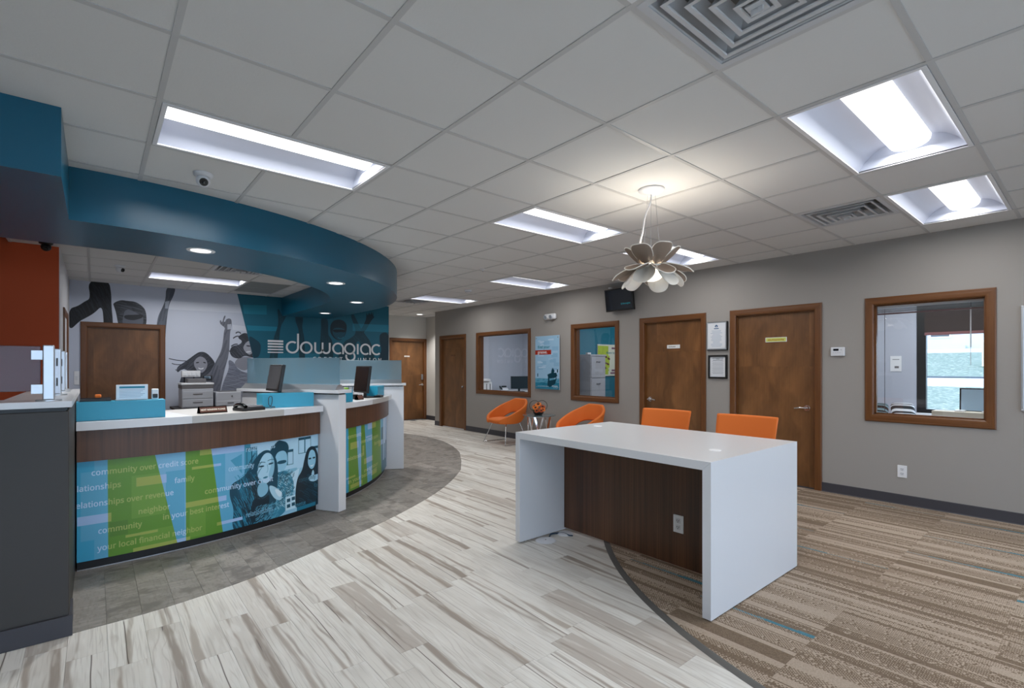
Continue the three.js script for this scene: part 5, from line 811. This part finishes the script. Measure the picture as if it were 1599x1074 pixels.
// ---------------------------------------------------------------- things on the long grey wall (local x along the wall from the far end, z out of it)
const onWall = (name, label, cat, z, y = 0) => thing(name, label, cat, [6.12, y, z], R90);
{ // poster on stand-offs
  const w = 0.61, h = 0.94;
  const tex = canvasTex(640, 990, (c, W, H) => {
    c.fillStyle = '#9cc3df'; c.fillRect(0, 0, W, H); c.fillStyle = '#8db8d8'; for (let i = 0; i < 9; i++) c.fillRect(hash(i, 1) * W * 0.8, hash(i, 2) * H * 0.8, 160, 70);
    c.fillStyle = '#b9d4ea'; for (let i = 0; i < 14; i++) c.fillRect(30 + hash(i, 5) * 480, 30 + hash(i, 6) * 640, 70 + hash(i, 7) * 90, 14 + hash(i, 8) * 16);
    c.font = 'bold 74px sans-serif'; c.fillStyle = '#14788c'; c.fillText('find your', 66, 232); c.fillStyle = '#a8301f'; c.fillRect(0, 262, 430, 84); c.fillStyle = '#f0eeee'; c.font = 'bold 74px sans-serif'; c.fillText('groove.', 66, 328); c.font = '30px sans-serif'; c.fillStyle = '#c8dcee'; c.fillText('community', 450, 312); c.fillText('family', 220, 560); c.fillText('neighbor', 360, 440);
    c.fillStyle = '#5fa2bf'; c.fillRect(0, 790, W, 200); c.fillStyle = '#2c7f9c'; c.fillRect(0, 870, W, 120); c.strokeStyle = '#1d6b86'; c.lineWidth = 5; for (let i = 0; i < 60; i++) { const x = hash(i, 11) * W, y = 800 + hash(i, 12) * 180; c.beginPath(); c.moveTo(x, y); c.lineTo(x + 60, y - 8); c.stroke(); }
    c.fillStyle = '#0b3a4a'; c.beginPath(); [[330, 720], [420, 690], [560, 680], [590, 740], [520, 780], [400, 790], [350, 770]].forEach(([x, y], i) => c[i ? 'lineTo' : 'moveTo'](x, y)); c.fill(); c.beginPath(); [[340, 840], [440, 820], [560, 800], [540, 880], [400, 950], [330, 930]].forEach(([x, y], i) => c[i ? 'lineTo' : 'moveTo'](x, y)); c.fill(); c.fillRect(345, 760, 40, 90); c.fillRect(545, 740, 22, 80); c.beginPath(); [[470, 590], [520, 650], [500, 690], [430, 690], [440, 640]].forEach(([x, y], i) => c[i ? 'lineTo' : 'moveTo'](x, y)); c.fill(); c.fillRect(580, 620, 26, 60); c.fillRect(58, 700, 22, 60);
    c.font = 'bold 34px sans-serif'; c.fillStyle = '#d9e6f0'; c.fillText('dowagiac', 450, 940); c.font = '18px sans-serif'; c.fillText('CREDIT UNION', 480, 966); c.font = '24px sans-serif'; c.fillText('your local financial neighbor', 60, 945);
  });
  const t = onWall('poster', 'pale blue poster reading find your groove', 'poster', -6.6, 0.97);
  mesh('panel', rbox(w, h, 0.012, w / 2, h / 2, 0.032, 0.003), M.plasticGrey, t); mesh('poster_print', new THREE.PlaneGeometry(w - 0.006, h - 0.006).translate(w / 2, h / 2, 0.0385), mat(0xffffff, 0.25, { map: tex }), t);
  for (const [x, y] of [[0.035, 0.035], [w - 0.035, 0.035], [0.035, h - 0.035], [w - 0.035, h - 0.035]]) mesh('standoff', new THREE.CylinderGeometry(0.011, 0.011, 0.045, 16).rotateX(PI / 2).translate(x, y, 0.0225), M.steel, t);
}
{ // television under the ceiling
  const t = onWall('wall_television', 'small black television mounted high on the grey wall', 'television', -4.93, 2.2);
  const tex = canvasTex(512, 340, (c, W, H) => { c.fillStyle = '#1c242d'; c.fillRect(0, 0, W, H); c.fillStyle = '#38b3c4'; c.font = 'bold 34px sans-serif'; c.fillText('dowagiac', 330, 262); c.fillRect(300, 238, 22, 5); c.fillRect(300, 248, 22, 5); c.fillRect(300, 258, 22, 5); });
  const tip = (g) => g.rotateX(0.14).translate(0.255, 0.17, 0.1);
  mesh('housing', tip(rbox(0.51, 0.335, 0.05, 0, 0, 0, 0.008)), M.black, t); mesh('screen', tip(new THREE.PlaneGeometry(0.475, 0.295).translate(0, 0.006, 0.0258)), phys(0xffffff, 0.12, { map: tex, clearcoat: 0.4 }), t); mesh('bracket', [box(0.12, 0.12, 0.012, 0.255, 0.17, 0.007), rbox(0.05, 0.05, 0.09, 0.255, 0.17, 0.05, 0.006)], M.black, t); mesh('cable_box', rbox(0.05, 0.02, 0.04, 0.08, 0.362, 0.1, 0.004), M.white, t);
}
{ // framed notices
  const doc = (head, lines, blue) => canvasTex(384, 512, (c, W, H) => { c.fillStyle = '#d9dce1'; c.fillRect(0, 0, W, H); c.fillStyle = blue ? '#3f5f86' : '#70757e'; if (blue) { c.beginPath(); c.moveTo(150, 62); c.lineTo(192, 30); c.lineTo(234, 62); c.lineTo(222, 62); c.lineTo(222, 84); c.lineTo(162, 84); c.lineTo(162, 62); c.fill(); c.fillStyle = '#d9dce1'; c.fillRect(180, 64, 24, 8); c.fillRect(180, 76, 24, 4); c.fillStyle = '#5a7394'; c.fillRect(140, 100, 104, 20); } else { c.fillRect(60, 28, 264, 16); c.fillRect(150, 54, 84, 10); c.fillRect(70, 76, 244, 16); }
    c.fillStyle = blue ? '#8fa3bd' : '#9ba1aa'; for (let i = 0; i < lines; i++) { const y = (blue ? 150 : 110) + i * (340 / lines), w = (blue ? 140 + 120 * hash(i, 3) : 280 - 20 * (i % 3)); c.fillRect((W - w) / 2, y, w, 7); } });
  const a = onWall('framed_notice', 'pale framed notice with house emblem between the two doors', 'framed notice', -3.325, 1.575); mesh('frame', rbox(0.27, 0.365, 0.025, 0.135, 0.1825, 0.0135, 0.003), M.black, a); mesh('sheet', new THREE.BoxGeometry(0.262, 0.352, 0.003).translate(0.128, 0.186, 0.0275), M.alu, a); mesh('document', new THREE.PlaneGeometry(0.235, 0.325).translate(0.128, 0.186, 0.0295), mat(0xffffff, 0.4, { map: doc('', 14, true) }), a);
  const b = onWall('framed_notice', 'black framed text notice below the pale one', 'framed notice', -3.312, 1.215); mesh('frame', [[0, 0.25, 0, 0.022], [0, 0.25, 0.278, 0.3], [0, 0.022, 0.022, 0.278], [0.228, 0.25, 0.022, 0.278]].map(([x0, x1, y0, y1]) => bx(x0, x1, y0, y1, 0.0, 0.026, 0.003)), M.black, b); mesh('document', new THREE.BoxGeometry(0.208, 0.258, 0.003).translate(0.125, 0.15, 0.01), mat(0xffffff, 0.4, { map: doc('', 18, false) }), b);
}
{ const t = onWall('thermostat', 'white wall thermostat between door and office window', 'thermostat', -1.91, 1.48); mesh('body', rbox(0.13, 0.095, 0.028, 0.065, 0.048, 0.0145, 0.008), M.plasticWhite, t); mesh('display', box(0.05, 0.022, 0.002, 0.052, 0.068, 0.029), M.screen, t); mesh('button', [0, 1, 2, 3].map((i) => rbox(0.012, 0.007, 0.004, 0.03 + i * 0.02, 0.038, 0.029, 0.002)).concat([rbox(0.012, 0.014, 0.004, 0.1, 0.068, 0.029, 0.002)]), M.plasticGrey, t); }
{ const t = onWall('wall_outlet', 'white wall socket low on the grey wall', 'outlet', -1.33, 0.272); mesh('plate', rbox(0.076, 0.12, 0.007, 0.038, 0.06, 0.004, 0.003), M.white, t); for (const y of [0.038, 0.082]) { const s = mesh('socket', rbox(0.034, 0.03, 0.004, 0.038, y, 0.008, 0.004), M.plasticWhite, t); mesh('socket_slot', [box(0.003, 0.009, 0.002, 0.031, y + 0.003, 0.0104), box(0.003, 0.009, 0.002, 0.045, y + 0.003, 0.0104), box(0.005, 0.005, 0.002, 0.038, y - 0.008, 0.0104)], M.black, s); } }
{ const t = onWall('emergency_light', 'white twin-head emergency light above the blue poster', 'emergency light', -6.37, 2.19); mesh('body', rbox(0.28, 0.1, 0.06, 0.15, 0.05, 0.031, 0.03, 4), M.white, t); for (const x of [0.085, 0.215]) { const h = mesh('lamp_head', new THREE.CylinderGeometry(0.04, 0.034, 0.04, 24).rotateX(PI / 2 + 0.3).translate(x, 0.04, 0.075), M.plasticWhite, t); mesh('reflector', new THREE.CylinderGeometry(0.034, 0.034, 0.004, 24).rotateX(PI / 2 + 0.3).translate(x, 0.034, 0.095), M.alu, h); } }
{ const t = onWall('whiteboard', 'edge of a whiteboard at the right border of the picture', 'whiteboard', -0.468, 0.985); mesh('board', box(1.1, 0.88, 0.012, 0.56, 0.453, 0.008), M.plasticWhite, t); mesh('frame', [bx(0, 1.12, 0, 0.018, 0, 0.024, 0.004), bx(0, 1.12, 0.888, 0.906, 0, 0.024, 0.004), bx(0, 0.02, 0.018, 0.888, 0, 0.024, 0.004), bx(1.1, 1.12, 0.018, 0.888, 0, 0.024, 0.004)], M.alu, t); }
{ const t = thing('wall_switch', 'white switch plate on the mural next to the brown door', 'switch', [-0.2, 1.1, -9.8]); mesh('plate', rbox(0.06, 0.2, 0.008, 0, 0.1, 0.005, 0.003), M.white, t); mesh('rocker', rbox(0.03, 0.06, 0.006, 0, 0.1, 0.01, 0.003), M.plasticWhite, t); }

// ---------------------------------------------------------------- offices behind the long wall
const XE = 8.8;
struct('wall_office_far', 'pale end wall of the far office', bx(6.25, XE, 0, TOP, -10.14, -10.05), M.wallOffice);
struct('wall_office_divider', 'pale side of the wall between the far and the teal office', bx(6.25, XE, 0, TOP, -6.26, -6.2), M.wallOffice);
struct('wall_office_teal', 'teal wall of the middle office', bx(6.25, XE, 0, TOP, -6.2, -6.15), M.wallTeal);
struct('wall_office_near', 'wall between the teal office and the office with the outdoor view', bx(6.25, XE, 0, TOP, -3.2, -3.12), M.wallOffice);
struct('wall_office_side', 'side wall of the office with the outdoor view', bx(6.25, XE, 0, TOP, 2.3, 2.4), M.wallOffice);
wallX('wall_outer', 'outer wall of the offices', XE, 0.16, 2.4, -10.14, [[0.9, -1.7, 0.72, 2.36]], M.wallOffice, TOP);
{
  const w = struct('window_4', 'outer office window with dark roller blind, lawn outside');
  mesh('window_frame', [bx(XE + 0.03, XE + 0.11, 0.72, 2.36, -1.7, -1.6), bx(XE + 0.03, XE + 0.11, 0.72, 2.36, 0.8, 0.9), bx(XE + 0.03, XE + 0.11, 0.72, 0.78, -1.6, 0.8), bx(XE + 0.03, XE + 0.11, 2.3, 2.36, -1.6, 0.8)], M.black, w);
  mesh('pane', bx(XE + 0.066, XE + 0.07, 0.78, 2.3, -1.6, 0.8), M.glass, w);
  mesh('window_sill', rbox(0.1, 0.03, 2.6, XE - 0.03, 0.712, -0.4, 0.006), M.white, w);
}
{ const t = thing('roller_blind', 'dark brown roller blind pulled partly down the outer window', 'blind', [XE - 0.045, 0, -0.4]); mesh('roll', cyl(0.03, 2.44, 0, 0, 0, 20).rotateX(PI / 2).translate(0, 2.4, 0), M.black, t); mesh('fabric', bx(-0.012, -0.008, 1.83, 2.4, -1.2, 1.2), mat(0x3a2f2c, 0.85), t); mesh('hem_bar', rbox(0.016, 0.04, 2.4, -0.01, 1.815, 0, 0.006), mat(0x7d4f50, 0.6), t); }
{ // raised slatted blind behind the inner window
  const t = thing('slat_blind', 'raised slatted blind with hanging cords behind the office window', 'blind', [6.275, 0, -1.11]);
  mesh('head_rail', rbox(0.03, 0.03, 0.92, 0, 1.985, 0, 0.003), M.plasticWhite, t);
  for (let i = 0; i < 7; i++) mesh('slat', box(0.026, 0.002, 0.9, 0, 1.963 - i * 0.006, 0), i < 5 ? M.plasticDark : M.base, t);
  mesh('bottom_rail', rbox(0.028, 0.014, 0.9, 0, 1.912, 0, 0.003), mat(0x6b4a4c, 0.5), t);
  mesh('cord', rod([0.0, 1.96, -0.36], [0.0, 0.9, -0.36], 0.0025, 6), M.base, t); mesh('tilt_wand', [rod([0.0, 1.96, 0.3], [0.0, 1.55, 0.3], 0.005, 8), rod([0, 1.55, 0.3], [0, 1.38, 0.3], 0.002, 6)], M.plasticWhite, t);
}
// lamps of the offices
[[7.5, -8.2, 'ceiling lamp panel of the far office'], [7.5, -4.7, 'ceiling lamp panel of the teal office'], [7.5, -1.4, 'ceiling lamp panel of the office with outdoor view']].forEach(([x, z, label], i) => {
  const t = thing('office_light', label, 'ceiling light', [x, CEIL - 0.012, z]); mesh('lens', bx(-0.28, 0.28, 0, 0.004, -0.58, 0.58), M.lens, t); mesh('frame', [bx(-0.3, 0.3, 0.0, 0.012, -0.6, -0.58), bx(-0.3, 0.3, 0, 0.012, 0.58, 0.6), bx(-0.3, -0.28, 0, 0.012, -0.58, 0.58), bx(0.28, 0.3, 0, 0.012, -0.58, 0.58)], M.white, t);
  areaLight(0.56, 1.16, OFFICE, LIGHT.office * [1.1, 0.75, 1.5][i], [x, CEIL - 0.02, z], [x, 0, z]);
});
function officeDesk(label, pos, w, d, h) { const t = thing('office_desk', label, 'desk', pos); mesh('top', rbox(d, 0.03, w, 0, h - 0.015, 0, 0.005), M.solidWhite, t); for (const s of [-1, 1]) mesh('side_panel', bx(-d / 2 + 0.02, d / 2 - 0.02, 0.001, h - 0.031, s * (w / 2 - 0.04) - 0.015, s * (w / 2 - 0.04) + 0.015), M.plasticGrey, t); return t; }
officeDesk('white desk inside the far office', [7.55, 0, -9.35], 1.2, 1.9, 0.77);
monitor('office_monitor', 'dark monitor on the desk in the far office', [7.78, 0.771, -9.0], rad(-28), 0.42, 0.3, 0.03, M.screen, 0.07);
{ const t = thing('desktop_copier', 'white copier on the desk in the far office', 'printer', [7.05, 0.771, -9.4], rad(-20)); mesh('body', rbox(0.26, 0.24, 0.3, 0, 0.12, 0, 0.01), M.white, t); mesh('side_slot', [rbox(0.02, 0.16, 0.01, 0.0, 0.12, 0.15, 0.003), rbox(0.02, 0.16, 0.01, 0.085, 0.12, 0.15, 0.003)], M.plasticDark, t); mesh('lid', rbox(0.24, 0.06, 0.28, -0.02, 0.275, 0, 0.012), M.white, t); mesh('panel', rbox(0.12, 0.012, 0.04, 0, 0.25, 0.155, 0.004), M.dark, t); }
{ const t = thing('office_phone', 'grey desk phone beside the far office monitor', 'phone', [7.38, 0.771, -9.1], rad(-25)); mesh('base', rbox(0.2, 0.05, 0.18, 0, 0.06, 0, 0.012).rotateX(0.3), M.plasticGrey, t); mesh('handset', tube([[-0.07, 0.1, -0.1], [-0.09, 0.13, 0], [-0.07, 0.07, 0.1]], 0.018, 20, 8), M.black, t); mesh('display', rbox(0.12, 0.05, 0.02, 0.02, 0.12, -0.06, 0.004), M.black, t); }
// teal office
{ const t = thing('filing_cabinet', 'pale grey tall filing cabinet in the teal office', 'cabinet', [6.78, 0, -5.93]); mesh('body', rbox(0.4, 1.55, 0.4, 0, 0.776, 0, 0.006), M.plasticGrey, t); mesh('top', rbox(0.42, 0.03, 0.42, 0, 1.566, 0, 0.004), M.plasticGrey, t); for (let i = 0; i < 4; i++) { const d = mesh('drawer', rbox(0.37, 0.36, 0.014, 0, 0.2 + i * 0.385, 0.203, 0.003), M.plasticGrey, t); mesh('handle', rbox(0.1, 0.014, 0.02, 0, 0.3 + i * 0.385, 0.214, 0.004), M.steel, d); } }
single('small_box', rbox(0.09, 0.035, 0.05, 6.72, 1.6, -5.9, 0.004), M.white, 'little white box lying on the filing cabinet', 'box');
{ const tex = canvasTex(512, 512, (c, W, H) => { c.fillStyle = '#dfe3d2'; c.fillRect(0, 0, W, H); c.fillStyle = '#b5cc4a'; c.fillRect(0, 20, 250, H - 40); c.fillRect(120, 180, 160, 200); c.fillStyle = '#9fb83c'; for (let i = 0; i < 60; i++) c.fillRect(hash(i, 2) * 260, 20 + hash(i, 3) * 460, 14, 14); c.fillStyle = '#14788c'; c.font = 'bold 52px sans-serif'; c.fillText('there to be', 200, 150); c.fillStyle = '#7d5a70'; for (const [x, y, w] of [[330, 40, 150], [30, 190, 110], [80, 290, 130], [20, 370, 80], [20, 430, 90], [300, 455, 180], [330, 410, 100]]) c.fillRect(x, y, w, 30); c.fillStyle = '#6b4a36'; for (const [x, y] of [[190, 200], [260, 230], [240, 320], [170, 380]]) { c.beginPath(); c.ellipse(x, y, 34, 18, 0.3, 0, 7); c.fill(); } });
  const t = thing('office_poster', 'yellow green and cream poster on the teal office wall', 'poster', [7.56, 1.19, -6.15]); mesh('board', rbox(0.64, 0.6, 0.02, 0, 0.3, 0.011, 0.004), M.white, t); mesh('poster_print', new THREE.PlaneGeometry(0.63, 0.59).translate(0, 0.3, 0.0215), mat(0xffffff, 0.4, { map: tex }), t); }
// office with the outdoor view
officeDesk('white desk in the office with outdoor view', [7.3, 0, -0.75], 1.5, 0.8, 0.76);
monitor('office_monitor', 'monitor with pale blue screen in front of the outer window', [7.42, 0.761, -0.8], rad(-90), 0.5, 0.27, 0.05, mat(0xb3cfe4, 0.3), 0.1);
{ const t = thing('file_box', 'beige open file box below the pale blue monitor', 'box', [7.12, 0.761, -0.95]); mesh('box', rbox(0.2, 0.125, 0.55, 0, 0.063, 0, 0.006), mat(0xcfc8b8, 0.7), t); mesh('papers', [box(0.12, 0.02, 0.08, 0, 0.13, -0.05), box(0.12, 0.015, 0.06, 0, 0.13, 0.15)], M.white, t); }
{ const t = thing('window_cabinet', 'low white cabinet under the outer window', 'cabinet', [8.52, 0, -1.2]); mesh('body', bx(-0.2, 0.2, 0.001, 0.64, -0.95, 0.9), M.plasticGrey, t); mesh('top', rbox(0.44, 0.03, 1.9, 0, 0.656, -0.03, 0.005), M.solidWhite, t); }
{ const tex = canvasTex(256, 256, (c, W, H) => { c.fillStyle = '#dcdde0'; c.fillRect(0, 0, W, H); c.strokeStyle = '#1b2226'; c.lineWidth = 12; for (let i = 0; i < 14; i++) { c.beginPath(); c.moveTo(-10, i * 22); c.bezierCurveTo(80, i * 22 - 40, 150, i * 22 + 40, 270, i * 22 - 10); c.stroke(); } });
  const pill = (s) => { const g = new THREE.SphereGeometry(1, 32, 20), p = g.attributes.position; for (let i = 0; i < p.count; i++) { const x = p.getX(i), y = p.getY(i), z = p.getZ(i), e = 0.45; p.setXYZ(i, Math.sign(x) * Math.abs(x) ** e * 0.2, Math.sign(y) * Math.abs(y) ** e * 0.16, z * 0.075 * (1 - 0.55 * (x * x) ** 2) * (1 - 0.5 * (y * y) ** 2)); } g.computeVertexNormals(); return g; };
  const zebra = mat(0xffffff, 0.8, { map: tex }), dot = mat(0x8ba7ac, 0.85, { map: tex });
  const a = single('pillow', pill().rotateX(-0.4).rotateY(rad(-60)), zebra, 'black and white striped pillow on the window cabinet', 'pillow'); a.scale.setScalar(0.68); a.position.set(8.42, 0.778, -1.77);
  const b = single('pillow', pill().scale(0.9, 0.9, 1).rotateX(-0.5).rotateY(rad(-80)), dot, 'grey patterned pillow leaning beside the striped one', 'pillow'); b.scale.setScalar(0.68); b.position.set(8.4, 0.77, -2.05); }
{ const t = thing('pinned_note', 'white paper note on the office wall beside the outer window', 'paper', [XE - 0.004, 1.3, -1.93], R90); mesh('sheet', box(0.13, 0.22, 0.002, 0, 0.11, 0.002), M.white, t); mesh('note_print', [box(0.05, 0.03, 0.001, 0.01, 0.06, 0.0036), box(0.08, 0.008, 0.001, 0, 0.17, 0.0036)], M.plasticDark, t); }

// ---------------------------------------------------------------- outdoors beyond the office window
{
  const lawn = dataTex(512, 512, (x, y) => { const a = fbm(x / 22, y / 22, 4), b = noise(x / 2.2, y / 2.2), l = sstep(0.56, 0.72, fbm(x / 8 + 40, y / 8, 3)); let c = mix3([66, 82, 74], [96, 108, 94], a); c = mix3(c, [130, 136, 124], 0.35 * b); return mix3(c, [170, 168, 156], 0.7 * l); });
  lawn.repeat.set(0.25, 0.25);
  const grass = mat(0xffffff, 0.95, { map: lawn }), road = mat(0x9a9ea3, 0.9), walk = mat(0xb4b4b0, 0.9);
  const strip = (pts, z0, z1) => { const secs = pts.map(([x, y]) => [V(x, y, z0), V(x, y, z1), V(x, y - 0.3, z1), V(x, y - 0.3, z0)]); return metreUV(toCreasedNormals(skin(secs), 0.5)); };
  const st = (n, l, p, m) => { const o = struct(n, l, strip(p, -40, 26), m); return o; };
  st('ground_lawn', 'lawn in front of the outer window', [[XE + 0.17, 0.25], [12, 0.5], [18, 0.82]], grass);
  st('ground_road', 'pale road beyond the lawn', [[18, 0.82], [25, 0.94]], road);
  st('ground_bank', 'grass bank across the road', [[25, 0.98], [29, 1.5], [33, 2.06]], grass);
  st('ground_walk', 'sidewalk on top of the grass bank', [[33, 2.08], [36, 2.34], [46, 2.5]], walk);
  st('ground_kerb', 'dark kerb along the road', [[24.85, 0.99], [25.1, 1.0]], mat(0x4a5055, 0.9));
  struct('ground_front', 'paving in front of the shop front', bx(-20, 20, -0.3, -0.02, 3.35, 40), walk);
  const b = thing('house', 'pale house across the road seen through the outer window', 'house', [41, 2.3, -7]);
  mesh('walls', bx(-2, 2, 0, 3.4, -9, 9), mat(0xb7c2cc, 0.9), b); const rf = new THREE.Shape([[-2.5, 0], [2.5, 0], [0, 1.6]].map((q) => new THREE.Vector2(...q))); mesh('roof', new THREE.ExtrudeGeometry(rf, { depth: 18.6, bevelEnabled: false }).translate(0, 3.4, -9.3), mat(0x6d7478, 0.9), b);
  for (const z of [-6.5, -2.2, 0.6, 4, 6.6]) { const w = mesh('window', bx(-2.05, -2.0, 0.8, 2.2, z - 0.5, z + 0.5), M.white, b); mesh('pane', [bx(-2.06, -2.05, 0.87, 1.47, z - 0.43, z + 0.43), bx(-2.06, -2.05, 1.53, 2.13, z - 0.43, z + 0.43)], M.screen, w); }
  mesh('porch', bx(-2.6, -2, 0, 0.3, -1.2, 1.8), walk, b);
  const tr = thing('street_bin', 'pale utility box standing on the far grass bank', 'utility box', [28, 1.36, -3.1]); mesh('body', rbox(0.4, 1.1, 0.3, 0, 0.55, 0, 0.03), mat(0xd9d2b8, 0.7), tr); mesh('door', rbox(0.02, 0.8, 0.24, -0.2, 0.55, 0, 0.01), mat(0xc7c0a6, 0.7), tr);
}
renderer.render(scene, camera);
